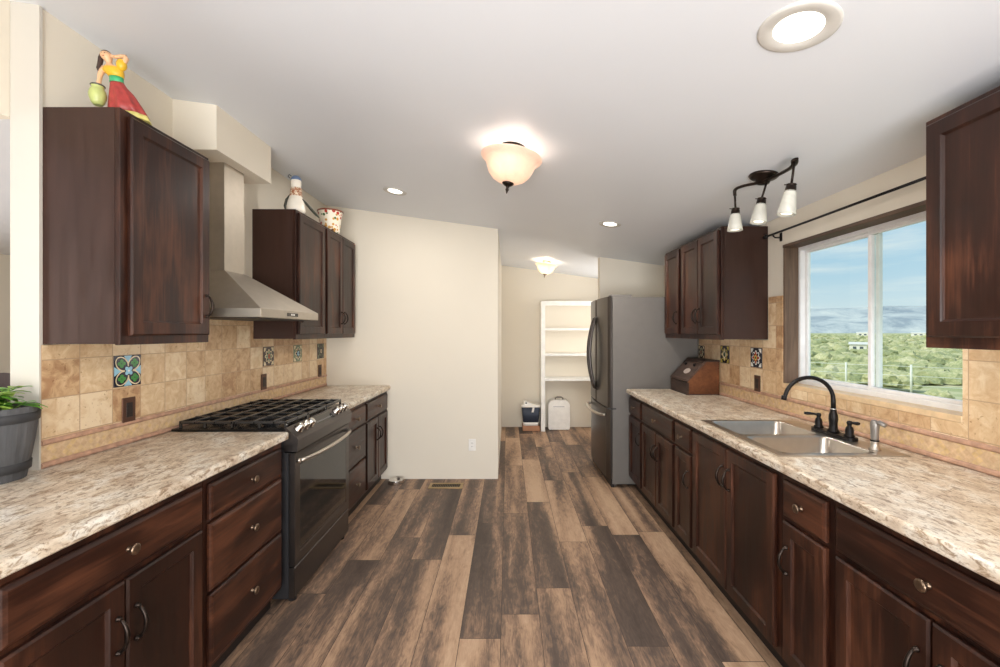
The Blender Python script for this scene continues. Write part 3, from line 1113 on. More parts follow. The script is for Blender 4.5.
def deco_tile(s, xw, yc, zc, kind, label, h=0.0715):
    org = (s * (xw - 0.010), yc, zc)
    mb = MB()
    ms_ = [CT_[k] for k in CK]
    mb.box(s * (xw - 0.010), s * (xw - 0.0135), yc - h, yc + h, zc - h, zc + h, 0.001, CK.index(kind[0]))
    lay = [0]

    def shape(pts, col):
        lay[0] += 1
        x = s * (xw - 0.0135 - 0.00015 * lay[0])
        mb.poly([(x, yc + u * h, zc + v * h) for u, v in pts], CK.index(col))

    def ell(cu, cv, a, b, ang, col, n=16):
        ca, sa = math.cos(ang), math.sin(ang)
        shape([(cu + a * math.cos(2 * PI * i / n) * ca - b * math.sin(2 * PI * i / n) * sa, cv + a * math.cos(2 * PI * i / n) * sa + b * math.sin(2 * PI * i / n) * ca) for i in range(n)], col)

    if kind[1] == 'clover':
        for su, sv in ((1, 0), (-1, 0), (0, 1), (0, -1)):
            shape([(su * 0.98 + 0.3 * sv, sv * 0.98 + 0.3 * su), (su * 0.98 - 0.3 * sv, sv * 0.98 - 0.3 * su), (su * 0.5, sv * 0.5)], 'sky')
        for su in (1, -1):
            for sv in (1, -1):
                an = math.atan2(sv, su)
                ell(su * 0.45, sv * 0.45, 0.55, 0.42, an, 'cream', 22)
                ell(su * 0.46, sv * 0.46, 0.47, 0.34, an, 'navy', 22)
                for du, dv in ((0.16, 0), (-0.16, 0), (0, 0.16), (0, -0.16)):
                    ell(su * 0.49 + du, sv * 0.49 + dv, 0.14, 0.12, 0, 'green', 10)
        ell(0, 0, 0.30, 0.30, 0, 'navy')
        for k in range(4):
            a = k * PI / 2 + PI / 4
            ell(0.17 * math.cos(a), 0.17 * math.sin(a), 0.17, 0.13, a, 'sky', 12)
        ell(0, 0, 0.07, 0.07, 0, 'ivory', 10)
    else:
        bg, _, c1, c2, c3 = kind
        for su in (1, -1):
            for sv in (1, -1):
                shape([(su * 0.92, sv * 0.92), (su * 0.92, sv * 0.46), (su * 0.62, sv * 0.62), (su * 0.46, sv * 0.92)], c1)
        for k in range(8):
            a = k * PI / 4
            ell(0.45 * math.cos(a), 0.45 * math.sin(a), 0.30, 0.20, a, c1, 12)
        for k in range(8):
            a = k * PI / 4
            ell(0.42 * math.cos(a), 0.42 * math.sin(a), 0.22, 0.13, a, bg if k % 2 else c2, 12)
        ell(0, 0, 0.36, 0.42, 0, c2)
        ell(0, 0, 0.22, 0.28, 0, c3)
        ell(0, 0, 0.10, 0.13, 0, bg)
    return single('decorative_tile', mb, ms_, label, 'tile', org, 'painted tiles set in the backsplash')


deco_tile(-1, XL, 2.004, 1.258, ('navy', 'clover'), 'green and blue clover-patterned tile below the cabinet with the figurine')
deco_tile(-1, XL, 3.184, 1.258, ('brown', 'f', 'cream', 'sage', 'rust'), 'brown and cream patterned tile above the far side of the stove', 0.07)
deco_tile(-1, XL, 3.626, 1.258, ('sage', 'f', 'cream', 'brown', 'sky'), 'sage green patterned tile, middle one below the far stove-side cabinets', 0.07)
deco_tile(-1, XL, 4.069, 1.258, ('navy', 'f', 'sage', 'brown', 'cream'), 'dark patterned tile in the corner by the cream partition wall', 0.07)
deco_tile(1, XR, 3.045, 1.256, ('navy', 'f', 'ivory', 'rust', 'gold'), 'navy tile with rust and yellow flower, closest to the window', 0.07)
deco_tile(1, XR, 3.486, 1.256, ('navy', 'f', 'gold', 'cream', 'leaf'), 'navy tile with pale yellow motif just beyond the bread box', 0.07)
deco_tile(1, XR, 3.906, 1.256, ('brown', 'f', 'cream', 'sage', 'rust'), 'brown patterned tile in the corner behind the bread box', 0.058)


def outlet(loc, nx, ny, plate, sock, label, group, w=0.07, h=0.115, switch=False, off=0.0):
    """wall plate on a surface with outward normal (nx,ny)"""
    t = thing('wall_outlet', label, 'outlet', loc, (0, 0, math.atan2(ny, nx)), group)
    mb = MB()
    mb.box(0.0, 0.006, -w / 2, w / 2, -h / 2, h / 2, 0.002)
    p = mb.build('plate', plate, t)
    mb = MB()
    mb.box(0.0062, 0.0085, -0.017, 0.017, -0.034, 0.034, 0.001)
    q = mb.build('socket', sock, t)
    mb = MB()
    for z in (0.017, -0.017):
        for y in (-0.006, 0.006):
            mb.box(0.0086, 0.009, y - 0.001, y + 0.001, z - 0.004, z + 0.006)
    mb.build('slot', 'slot', q)
    return t


outlet((-(XL - 0.010), 2.009, 1.075), 1, 0, 'brownplate', 'brownsocket', 'bronze outlet just below the clover tile on the near backsplash', 'wall outlets')
outlet((-(XL - 0.010), 3.12, 1.076), 1, 0, 'brownplate', 'brownsocket', 'bronze outlet beyond the stove below the brown and cream tile', 'wall outlets')
outlet((-(XL - 0.010), 4.05, 1.072), 1, 0, 'brownplate', 'brownsocket', 'bronze outlet in the stove-side corner by the partition wall', 'wall outlets')
outlet((XR - 0.010, 3.03, 1.075), -1, 0, 'brownplate', 'brownsocket', 'bronze outlet on the sink-side backsplash between bread box and window', 'wall outlets')
outlet((-0.35, 4.206, 0.335), 0, -1, 'white_plastic', 'white_plastic', 'white outlet low on the cream partition wall', 'wall outlets')

# ------------------------------------------------------------------ floor vent, pet bowl
org = (-0.578, 4.02, 0)
t = thing('floor_vent', 'brass floor register vent at the foot of the partition wall', 'vent', org)
M['brass'] = plain('brass', (170, 146, 104), 0.4, 0.7)
mb = MB()
vx0, vx1, vy0, vy1 = -0.735, -0.42, 3.95, 4.085
for a in ((vx0, vx1, vy0, vy0 + 0.025), (vx0, vx1, vy1 - 0.025, vy1), (vx0, vx0 + 0.025, vy0 + 0.025, vy1 - 0.025), (vx1 - 0.025, vx1, vy0 + 0.025, vy1 - 0.025)):
    mb.box(*a, 0.0005, 0.006)
mb.build('frame', 'brass', t, org)
mb = MB()
mb.box(vx0 + 0.025, vx1 - 0.025, vy0 + 0.025, vy1 - 0.025, 0.0005, 0.0012)
mb.build('duct', 'slot', t, org)
mb = MB()
for k in range(16):
    x = vx0 + 0.034 + k * 0.0165
    mb.box(x, x + 0.005, vy0 + 0.025, vy1 - 0.025, 0.0013, 0.005)
mb.build('louver', plain('dark brass', (110, 92, 66), 0.45, 0.6), t, org)
mb = MB()
mb.lathe([(0.075, 0.0), (0.078, 0.004), (0.066, 0.03), (0.068, 0.034), (0.064, 0.033), (0.052, 0.012), (0.0, 0.010)], (-1.065, 4.095, 0), n=28)
single('pet_bowl', mb, 'chrome', 'shiny steel pet bowl on the floor by the partition wall', 'bowl', (-1.065, 4.095, 0))

# ------------------------------------------------------------------ bread box
org = (1.625, 3.74, CT)
t = thing('bread_box', 'wooden bread box with slanted lid on the counter beside the refrigerator', 'bread box', org)
M['pine'] = wood('orange pine', True, (66, 37, 20), (108, 64, 37), (140, 88, 52), 0.45)
M['greywood'] = wood('weathered grey brown wood', True, (40, 30, 27), (70, 54, 47), (112, 90, 78), 0.5)
bx0, bx1, by0, by1 = 1.488, 1.752, 3.565, 3.915
prof = [(bx0, CT + 0.001), (bx1, CT + 0.001), (bx1, CT + 0.275), (1.645, CT + 0.275), (bx0, CT + 0.105)]
for yy in (by0, by1 - 0.018):
    mb = MB()
    mb.prism(prof, 'y', yy, yy + 0.018)
    mb.build('side', 'pine', t, org)
mb = MB()
mb.box(bx0, bx1, by0 + 0.018, by1 - 0.018, CT + 0.001, CT + 0.016)
mb.box(bx1 - 0.015, bx1, by0 + 0.018, by1 - 0.018, CT + 0.016, CT + 0.27)
mb.box(bx0 - 0.004, bx0 + 0.012, by0 - 0.004, by1 + 0.004, CT + 0.006, CT + 0.104, 0.002)
mb.box(1.635, bx1 + 0.003, by0 - 0.008, by1 + 0.008, CT + 0.2752, CT + 0.289, 0.003)
mb.box(bx0 - 0.008, bx1, by0 - 0.006, by1 + 0.006, CT + 0.0005, CT + 0.008)
mb.build('body', 'greywood', t, org)
mb = MB()
d = Vector((1.645 - bx0, 0, 0.17))
nn = Vector((-0.17, 0, 1.645 - bx0)).normalized()
P = lambda u, y, o: Vector((bx0, y, CT + 0.105)) + d * u + nn * o
A = [P(0.01, by0 - 0.004, 0.0005), P(0.01, by1 + 0.004, 0.0005), P(0.99, by1 + 0.004, 0.0005), P(0.99, by0 - 0.004, 0.0005)]
B = [P(0.01, by0 - 0.004, 0.016), P(0.01, by1 + 0.004, 0.016), P(0.99, by1 + 0.004, 0.016), P(0.99, by0 - 0.004, 0.016)]
mb.loft([A, B], 0, False)
for (u0, u1) in ((0.05, 0.1), (0.9, 0.95)):
    A = [P(u0, by0 + 0.03, 0.0162), P(u0, by1 - 0.03, 0.0162), P(u1, by1 - 0.03, 0.0162), P(u1, by0 + 0.03, 0.0162)]
    B = [P(u0, by0 + 0.03, 0.022), P(u0, by1 - 0.03, 0.022), P(u1, by1 - 0.03, 0.022), P(u1, by0 + 0.03, 0.022)]
    mb.loft([A, B], 0, False)
lid = mb.build('lid', 'greywood', t, org)
mb = MB()
c = P(0.42, 3.70, 0.0165)
pts = []
for i in range(20):
    a = 2 * PI * i / 20
    pts.append(c + d.normalized() * 0.028 * math.sin(a) + Vector((0, 0.055, 0)) * math.cos(a))
mb.loft([pts, [p + nn * 0.004 for p in pts]], 0, False)
mb.build('plaque', plain('pale plaque', (196, 180, 170), 0.5), lid, org)
for y in (by0 + 0.09, by1 - 0.08):
    mb = MB()
    mb.ball(P(0.72, y, 0.022), 0.013, 0, 2)
    mb.build('stud', 'blackmetal', lid, org)

# ------------------------------------------------------------------ curtain rod
RX, RZ = 1.715, 2.071
org = (RX, 2.2, RZ)
t = thing('curtain_rod', 'thin black curtain rod above the sink window', 'curtain rod', org)
mb = MB()
mb.cyl((RX, 1.56, RZ), (RX, 2.86, RZ), 0.0066, 12)
mb.build('rod', 'blackmetal', t, org)
for y in (1.56, 2.862):
    mb = MB()
    mb.ball((RX, y, RZ), 0.017, 0, 2)
    mb.build('finial', 'blackmetal', t, org)
for y in (1.70, 2.785):
    mb = MB()
    mb.box(XR - 0.004, XR - 0.0005, y - 0.012, y + 0.012, RZ - 0.045, RZ + 0.01, 0.001)
    mb.tube([(XR - 0.003, y, RZ - 0.022), (RX + 0.015, y, RZ - 0.022), (RX, y, RZ - 0.008)], 0.005, 8)
    mb.build('bracket', 'blackmetal', t, org)

# ------------------------------------------------------------------ ceiling lights
TILT = math.atan(SLOPE)


def glow(name, rgb, estr, rough=0.35, thru=0.0):
    k = NT(name)
    f = k.noise(k.pos(True), 9, 4, 0.6, 1.2)
    c = lin(*rgb)
    k.set(Base_Color=k.ramp(f, [(0.35, tuple(x * 0.8 for x in c[:3])), (0.65, c)]), Roughness=rough)
    k.set(Emission_Color=k.ramp(f, [(0.3, tuple(x * 0.72 for x in c[:3])), (0.7, c)]))
    k.b.inputs['Emission Strength'].default_value = estr
    if thru:
        tl = k.n('ShaderNodeBsdfTranslucent')
        tl.inputs[0].default_value = c
        ms_ = k.n('ShaderNodeMixShader')
        ms_.inputs[0].default_value = thru
        k.l(k.b.outputs[0], ms_.inputs[1])
        k.l(tl.outputs[0], ms_.inputs[2])
        k.l(ms_.outputs[0], k.out.inputs[0])
    return k.m


M['trimring'] = plain('satin grey trim', (206, 202, 195), 0.5)
M['lens'] = plain('lit led lens', (255, 252, 244), 0.4, 0, 0.0, 5, emit=(255, 250, 240), estr=3.0)
M['bowlglass'] = glow('lit marbled amber glass', (244, 220, 202), 0.32, thru=0.4)
M['bowlglass2'] = glow('lit frosted glass', (250, 238, 214), 0.4, thru=0.4)
M['shadeglass'] = glow('frosted white glass', (206, 204, 193), 0.06)
M['shadelit'] = plain('lit bulb glow', (255, 248, 232), 0.4, 0, 0.0, 5, emit=(255, 246, 226), estr=1.3)


def recessed(x, y, r, label, power, trim='trimring'):
    t = thing('recessed_light', label, 'ceiling light', (x, y, ceil(x)), (0, TILT, 0), 'recessed ceiling lights')
    mb = MB()
    mb.lathe([(r, 0.0), (r, -0.003), (r * 0.93, -0.007), (r * 0.62, -0.002), (r * 0.60, 0.0)], n=40, cap0=False, cap1=False)
    mb.build('trim_ring', trim, t)
    mb = MB()
    mb.lathe([(r * 0.62, -0.0010), (r * 0.55, -0.004), (0, -0.005)], n=36, cap0=False)
    mb.build('lens', 'lens', t)
    lamp('recessed_lamp', 'AREA', (0, 0, -0.012), power, (1.0, 0.95, 0.88), size=r * 1.1, parent=t, shape='DISK')
    return t


recessed(0.838, 1.241, 0.104, 'large recessed ceiling light above the near end of the sink counter', 10)
recessed(-0.896, 3.41, 0.092, 'small recessed ceiling light in front of the partition wall near the stove side', 6)
recessed(0.83, 3.50, 0.088, 'small recessed ceiling light near the refrigerator', 12)


def semi_flush(x, y, r, glass, label, power, metal):
    t = thing('ceiling_lamp', label, 'ceiling light', (x, y, ceil(x)), (0, TILT, 0), 'glass bowl ceiling lamps')
    k = r / 0.165
    mb = MB()
    mb.lathe([(0.066 * k, 0), (0.068 * k, -0.006), (0.062 * k, -0.020), (0.030 * k, -0.027), (0.010 * k, -0.030), (0.008 * k, -0.05), (0.0065 * k, -0.055), (0.0065 * k, -0.20 * k)], n=28)
    mb.build('canopy', metal, t)
    mb = MB()
    pr = [(0.165, -0.058), (0.160, -0.066), (0.146, -0.076), (0.133, -0.092), (0.124, -0.115), (0.112, -0.142), (0.090, -0.168), (0.055, -0.188), (0.02, -0.196)]
    inn = [(q[0] - 0.004, q[1] + 0.004) for q in reversed(pr)]
    mb.lathe([(a * k, b * k) for a, b in pr + inn], n=40, cap0=False, cap1=False)
    mb.build('glass_bowl', glass, t)
    mb = MB()
    mb.lathe([(0.030 * k, -0.190 * k), (0.032 * k, -0.197 * k), (0.022 * k, -0.206 * k), (0.010 * k, -0.212 * k), (0.007 * k, -0.222 * k), (0.010 * k, -0.228 * k), (0.006 * k, -0.238 * k), (0.002 * k, -0.25 * k)], n=20)
    mb.build('finial', metal, t)
    for a in (0.9, 0.9 + PI):
        lamp('bulb_light', 'POINT', (0.05 * k * math.cos(a), 0.05 * k * math.sin(a), -0.115 * k), power / 2, (1.0, 0.91, 0.80), parent=t, radius=0.045)
    return t


semi_flush(0.027, 2.303, 0.166, 'bowlglass', 'marbled amber glass bowl lamp in the middle of the kitchen ceiling', 1.5, 'bronze')
semi_flush(0.505, 5.60, 0.146, 'bowlglass2', 'small white glass bowl lamp on the ceiling by the pantry shelves', 2.6, plain('brushed nickel', (150, 130, 112), 0.35, 0.9))

# three-light wave fixture near the window
tx, ty = 1.323, 2.223
org = (tx, ty, ceil(tx))
t = thing('track_light', 'bronze wave-arm ceiling fixture with three white glass shades near the window', 'ceiling light', org)
mb = MB()
nz = Vector((SLOPE, 0, 1)).normalized()
mb.lathe([(0.068, 0), (0.070, -0.006), (0.060, -0.016), (0.034, -0.024), (0.030, -0.044), (0.0, -0.046)], org, nz, 30)
mb.build('canopy', 'bronze', t, org)
zb = 2.213
arm = spline([(1.232, 2.335, zb - 0.035), (1.232, 2.33, zb - 0.004), (1.255, 2.295, zb + 0.004), (1.312, 2.215, zb), (1.335, 2.09, zb), (1.318, 1.985, zb - 0.006), (1.297, 1.945, zb + 0.006)], 8)
mb = MB()
mb.tube(arm, 0.0155, 12, flat=0.5)
mb.build('arm', 'bronze', t, org)
shades = [((1.232, 2.335, zb - 0.035), (1.236, 2.338, 2.078), (1.234, 2.339, 1.990)),
          ((1.319, 2.185, zb), (1.282, 2.180, 2.084), (1.268, 2.178, 1.992)),
          ((1.300, 1.95, zb + 0.004), (1.284, 1.956, 2.078), (1.268, 1.960, 1.972))]
for top, cap, bot in shades:
    top, cap, bot = Vector(top), Vector(cap), Vector(bot)
    ax = (bot - cap).normalized()
    mb = MB()
    c1 = cap - ax * 0.032
    mb.tube([top, c1], 0.0055, 8)
    mb.lathe([(0.020, 0.0), (0.022, 0.003), (0.016, 0.006), (0.021, 0.010), (0.023, 0.030), (0.025, 0.036), (0.0, 0.037)], c1, ax, 20)
    mb.tube([c1 + ax * 0.004, c1 + ax * 0.004 + Vector((-0.032, 0, 0.002))], 0.0022, 6)
    h = mb.build('lamp_holder', 'bronze', t, org)
    L = (bot - cap).length
    mb = MB()
    pr = [(0.024, 0.0), (0.027, L * 0.2), (0.033, L * 0.6), (0.039, L), (0.037, L + 0.001), (0.030, L * 0.6), (0.022, L * 0.1)]
    mb.lathe(pr, cap, ax, 28, cap0=False, cap1=False)
    sh = mb.build('glass_shade', 'shadeglass', h, org)
    mb = MB()
    mb.lathe([(0.012, L * 0.2), (0.022, L * 0.5), (0.027, L * 0.78), (0.022, L * 0.95), (0.0, L * 0.99)], cap, ax, 20)
    mb.build('bulb', 'shadelit', sh, org)
    lo_ = lamp('spot_lamp', 'SPOT', Vector(bot) + ax * 0.02 - Vector(org), 4, (1.0, 0.92, 0.8), parent=t, spot=math.radians(110), radius=0.03)
    lo_.rotation_euler = Vector((0, 0, -1)).rotation_difference(ax).to_euler()

# ------------------------------------------------------------------ pantry corner
org = (0.95, 6.35, 0)
t = thing('pantry_shelves', 'white open pantry shelves against the back wall beyond the refrigerator', 'shelf', org)
px0, px1, pyf, pyb = 0.477, 1.72, 6.21, 6.505
for x in (px0, px1 - 0.06):
    mb = MB()
    mb.box(x, x + 0.06, pyf, pyf + 0.02, 0, 1.886, 0.002)
    mb.box(x, x + 0.018, pyf + 0.02, pyb, 0, 1.886)
    mb.build('upright', 'white_paint', t, org)
for z in (0.765, 1.125, 1.495):
    mb = MB()
    mb.box(px0 + 0.06, px1 - 0.06, pyf + 0.004, pyf + 0.02, z - 0.034, z, 0.001)
    mb.box(px0 + 0.018, px1 - 0.018, pyf + 0.02, pyb, z - 0.018, z)
    mb.build('shelf_board', 'white_paint', t, org)
mb = MB()
mb.box(px0 + 0.06, px1 - 0.06, pyf, pyf + 0.02, 1.82, 1.886, 0.001)
mb.box(px0 + 0.018, px1 - 0.018, pyf + 0.02, pyb, 1.868, 1.886)
mb.build('top_board', 'white_paint', t, org)

# blue bin with a white lid on a low brown box
org = (0.345, 6.33, 0)
mb = MB()
mb.box(0.215, 0.465, 6.24, 6.44, 0.001, 0.075, 0.004)
single('cardboard_box', mb, plain('brown cardboard', (178, 128, 96), 0.7), 'low brown box on the floor carrying the dark blue bin', 'box', (0.34, 6.33, 0))
bz = 0.076
org = (0.335, 6.33, bz)
t = thing('storage_bin', 'dark blue bin with white lid on a low brown box by the pantry shelves', 'bin', org)
mb = MB()


def frus(z, k, r=0.03):
    return rrect(0.332 - 0.134 * k, 0.332 + 0.134 * k, 6.33 - 0.11 * k, 6.33 + 0.11 * k, z, r)


mb.loft([frus(bz, 0.80), frus(bz + 0.05, 0.84)], 0, True)
mb.build('base', 'white_plastic', t, org)
mb = MB()
mb.loft([frus(bz + 0.05, 0.83), frus(bz + 0.27, 1.0)], 0, True)
mb.build('body', plain('navy fabric', (52, 60, 76), 0.6), t, org)
mb = MB()
mb.loft([frus(bz + 0.27, 1.04), frus(bz + 0.292, 1.04), frus(bz + 0.298, 0.98)], 0, True)
mb.loft([[(p[0], p[1], p[2]) for p in rrect(0.22, 0.40, 6.27, 6.42, bz + 0.297, 0.03)], [(p[0], p[1], p[2] + (0.045 if p[0] < 0.31 else 0.0)) for p in rrect(0.225, 0.395, 6.275, 6.415, bz + 0.305, 0.03)]], 0, False)
mb.build('lid', 'white_plastic', t, org)
mb = MB()
mb.loft([[(0.355, 6.214, bz + 0.275), (0.385, 6.214, bz + 0.275), (0.385, 6.206, bz + 0.275), (0.355, 6.206, bz + 0.275)],
         [(0.340, 6.226, bz + 0.20), (0.37, 6.226, bz + 0.20), (0.37, 6.216, bz + 0.20), (0.340, 6.216, bz + 0.20)]], 0, False)
mb.build('latch', 'white_plastic', t, org)
mb = MB()
mb.cyl((0.265, 6.272, bz + 0.325), (0.265, 6.266, bz + 0.325), 0.012, 12)
mb.build('button', 'slot', t, org)

# white portable unit
org = (0.755, 6.36, 0)
t = thing('portable_dehumidifier', 'white ribbed plastic portable unit on the floor under the pantry shelves', 'appliance', org)
mb = MB()
ux0, ux1, uy0, uy1 = 0.592, 0.905, 6.285, 6.49
prof = [(ux0 + 0.02, 0.02)]
prof = []
for (cx, cz, r, a0) in ((ux0 + 0.02, 0.03, 0.02, PI), (ux1 - 0.02, 0.03, 0.02, 1.5 * PI), (ux1 - 0.08, 0.36, 0.08, 0), (ux0 + 0.08, 0.36, 0.08, PI / 2)):
    for i in range(6):
        a = a0 + i / 5 * PI / 2
        prof.append((cx + r * math.cos(a), cz + r * math.sin(a)))
mb.prism(prof, 'y', uy0, uy1, 0, False)
mb.build('body', 'white_plastic', t, org)
mb = MB()
mb.box(ux0 + 0.03, ux1 - 0.03, uy0 - 0.004, uy0 - 0.0005, 0.04, 0.355)
fp = mb.build('front_panel', 'white_plastic', t, org)
mb = MB()
for k in range(14):
    z = 0.06 + k * 0.02
    mb.box(ux0 + 0.035, ux1 - 0.035, uy0 - 0.008, uy0 - 0.0042, z, z + 0.011, 0.001)
mb.build('louver', 'white_plastic', fp, org)
mb = MB()
mb.box(ux0 + 0.07, ux1 - 0.08, uy0 - 0.0062, uy0 - 0.0042, 0.342, 0.350)
mb.build('label_strip', plain('grey print strip', (150, 146, 150), 0.5), fp, org)
mb = MB()
mb.tube([(0.70, 6.36, 0.43), (0.70, 6.36, 0.462), (0.725, 6.36, 0.475), (0.785, 6.36, 0.475), (0.81, 6.36, 0.462), (0.81, 6.36, 0.43)], 0.011, 10)
mb.build('handle', plain('grey plastic', (120, 112, 104), 0.5), t, org)
mb = MB()
for x in (ux0 + 0.04, ux1 - 0.04):
    for y in (uy0 + 0.03, uy1 - 0.03):
        mb.cyl((x, y, 0), (x, y, 0.02), 0.015, 10)
mb.build('foot', 'slot', t, org)

# ------------------------------------------------------------------ figurine on the near wall cabinet
FZ0 = 2.2975
fx, fy = -1.588, 1.745
org = (fx, fy, FZ0)
t = thing('figurine', 'painted figurine of a dancing woman in yellow blouse and red skirt', 'figurine', org)
SK = plain('painted skin', (226, 178, 136), 0.4)
HR = plain('painted dark hair', (62, 44, 36), 0.4)
YB = plain('painted yellow blouse', (222, 176, 44), 0.4)
RS = plain('painted red skirt', (162, 58, 54), 0.4, 0, 0.2, 40)
HM = plain('painted pale yellow hem', (218, 206, 122), 0.4)
GS = plain('painted green sash', (62, 168, 112), 0.4)
JG = plain('painted lime jug', (182, 190, 118), 0.35, 0, 0.12, 30)
JD = plain('painted jug mouth', (88, 86, 74), 0.5)
P3 = lambda u, v, w: (fx + u, fy + v, FZ0 + (w if w < 0.172 else 0.172 + (w - 0.172) * 0.87))


def ring(cx, cy, cz, a, b, n=28, waves=0, amp=0.0, ph=0.0):
    out = []
    for i in range(n):
        q = 2 * PI * i / n
        k = 1 + amp * math.cos(waves * q + ph)
        out.append(P3(cx + a * k * math.cos(q), cy + b * k * math.sin(q), cz))
    return out


mb = MB()   # skirt
mb.loft([ring(0.040, 0.010, 0.022, 0.070, 0.050, 36, 9, 0.09), ring(0.030, 0.008, 0.06, 0.058, 0.044, 36, 9, 0.09), ring(0.018, 0.005, 0.105, 0.043, 0.035, 36, 9, 0.08),
         ring(0.006, 0.002, 0.135, 0.029, 0.025, 36, 9, 0.03), ring(0.002, 0, 0.152, 0.0235, 0.020, 36)], 0, True)
mb.build('skirt', RS, t, org)
mb = MB()
mb.loft([ring(0.044, 0.012, 0.0005, 0.075, 0.054, 36, 9, 0.04), ring(0.042, 0.011, 0.012, 0.074, 0.053, 36, 9, 0.06), ring(0.040, 0.010, 0.0225, 0.0712, 0.0512, 36, 9, 0.05)], 0, True)
mb.build('hem', HM, t, org)
mb = MB()
mb.loft([ring(0.002, 0, 0.148, 0.0250, 0.0215), ring(0.0, 0, 0.160, 0.0235, 0.020), ring(-0.001, 0, 0.176, 0.025, 0.020)], 0, True)
mb.build('sash', GS, t, org)
mb = MB()   # one continuous body: torso, neck and head, arms
mb.loft([ring(-0.001, 0, 0.172, 0.022, 0.018), ring(-0.006, 0, 0.190, 0.028, 0.021), ring(-0.013, 0, 0.208, 0.033, 0.022), ring(-0.020, 0, 0.222, 0.029, 0.018), ring(-0.026, 0, 0.231, 0.0145, 0.012),
         ring(-0.029, 0.0, 0.240, 0.0095, 0.0095), ring(-0.032, -0.002, 0.248, 0.0115, 0.012), ring(-0.035, -0.004, 0.256, 0.0165, 0.017), ring(-0.037, -0.005, 0.267, 0.0195, 0.020),
         ring(-0.039, -0.003, 0.279, 0.0185, 0.0195), ring(-0.040, 0.0, 0.289, 0.013, 0.014), ring(-0.041, 0.001, 0.295, 0.004, 0.005)], 0, True)
# arm hanging to the jug (image left)
mb.tube([P3(-0.044, -0.004, 0.218), P3(-0.053, -0.006, 0.200), P3(-0.055, -0.012, 0.178), P3(-0.053, -0.018, 0.155), P3(-0.051, -0.022, 0.140), P3(-0.050, -0.024, 0.126)], [0.0105, 0.0105, 0.009, 0.0075, 0.0078, 0.004], 12)
# raised arm (image right) bent back to the head
mb.tube([P3(0.012, 0.0, 0.218), P3(0.028, 0.0, 0.240), P3(0.037, 0.003, 0.262), P3(0.031, 0.004, 0.273), P3(0.014, 0.004, 0.275), P3(-0.006, 0.003, 0.271), P3(-0.014, 0.002, 0.270)], [0.0105, 0.0105, 0.0085, 0.0082, 0.0072, 0.0072, 0.0035], 12)
# nose, fingers
mb.ball(P3(-0.033, -0.0245, 0.268), 0.0036, 0, 2, (0.8, 1.2, 1.3))
for i in range(4):
    mb.tube([P3(-0.055 + i * 0.0035, -0.026, 0.130), P3(-0.056 + i * 0.0035, -0.030, 0.122), P3(-0.055 + i * 0.0035, -0.029, 0.116)], [0.0018, 0.0017, 0.0012], 6)
    mb.tube([P3(-0.007, -0.002, 0.264 + i * 0.0034), P3(-0.013, -0.006, 0.264 + i * 0.0034), P3(-0.018, -0.010, 0.263 + i * 0.0034)], [0.0018, 0.0017, 0.0012], 6)
mb.build('body', SK, t, org)
mb = MB()
for u in (-0.0395, -0.0285):
    mb.ball(P3(u, -0.0225, 0.2725), 0.0021, 0, 1)
mb.ball(P3(-0.0335, -0.0225, 0.260), 0.0032, 1, 1, (1.3, 0.5, 0.6))
mb.build('face', [HR, RS], t, org)
mb = MB()
mb.loft([ring(-0.001, 0.0, 0.172, 0.0250, 0.0215), ring(-0.006, 0.0, 0.188, 0.032, 0.0245), ring(-0.012, 0.0, 0.203, 0.037, 0.0255), ring(-0.016, 0, 0.213, 0.036, 0.023), ring(-0.018, 0, 0.217, 0.033, 0.020)], 0, True, True, False)
mb.ball(P3(0.020, 0.0, 0.232), 0.019, 0, 2, (1.0, 0.9, 1.35))
mb.ball(P3(-0.047, -0.003, 0.206), 0.0135, 0, 2, (0.9, 0.9, 0.9))
mb.build('blouse', YB, t, org)
mb = MB()
mb.ball(P3(-0.0455, 0.004, 0.279), 0.0205, 0, 3, (0.9, 0.95, 0.98))
mb.tube([P3(-0.055, 0.0, 0.285), P3(-0.060, -0.004, 0.262), P3(-0.062, -0.006, 0.235), P3(-0.064, -0.008, 0.21), P3(-0.060, -0.010, 0.186)], [0.009, 0.009, 0.0085, 0.0085, 0.003], 12)
mb.build('hair', HR, t, org)
mb = MB()
mb.lathe([(0.014, 0.006), (0.021, 0.016), (0.0275, 0.036), (0.0285, 0.048), (0.025, 0.064), (0.019, 0.074), (0.022, 0.081)], P3(-0.050, -0.028, 0.040), n=24, cap1=False)
jug = mb.build('jug', JG, t, org)
mb = MB()
mb.lathe([(0.0222, 0.0), (0.024, 0.003), (0.022, 0.006), (0.018, 0.003), (0.0, 0.001)], P3(-0.050, -0.028, 0.120), n=24)
mb.build('mouth', JD, jug, org)

# ------------------------------------------------------------------ goose-like figurine and flowered pot
gx, gy, gz0 = -1.535, 3.115, 2.2965
org = (gx, gy, gz0)
t = thing('figurine', 'white ceramic bird figurine with blue cap and rust floral scarf', 'figurine', org)
WC = plain('white ceramic', (240, 232, 218), 0.3)
G3 = lambda u, v, w: (gx + u, gy + v, gz0 + w)
mb = MB()
mb.lathe([(0.056, 0.0), (0.064, 0.02), (0.062, 0.05), (0.054, 0.09), (0.043, 0.12), (0.036, 0.145), (0.033, 0.18), (0.034, 0.205), (0.036, 0.225), (0.031, 0.248), (0.018, 0.262), (0.0, 0.266)], org, n=28)
mb.build('body', WC, t, org)
k = NT('rust floral paint')
f = k.noise(k.pos(True), 75, 2, 0.5, 0.6)
k.set(Base_Color=k.ramp(f, [(0.42, lin(238, 224, 200)), (0.48, lin(176, 92, 52)), (0.56, lin(150, 104, 66)), (0.64, lin(236, 220, 196))]), Roughness=0.35)
mb = MB()
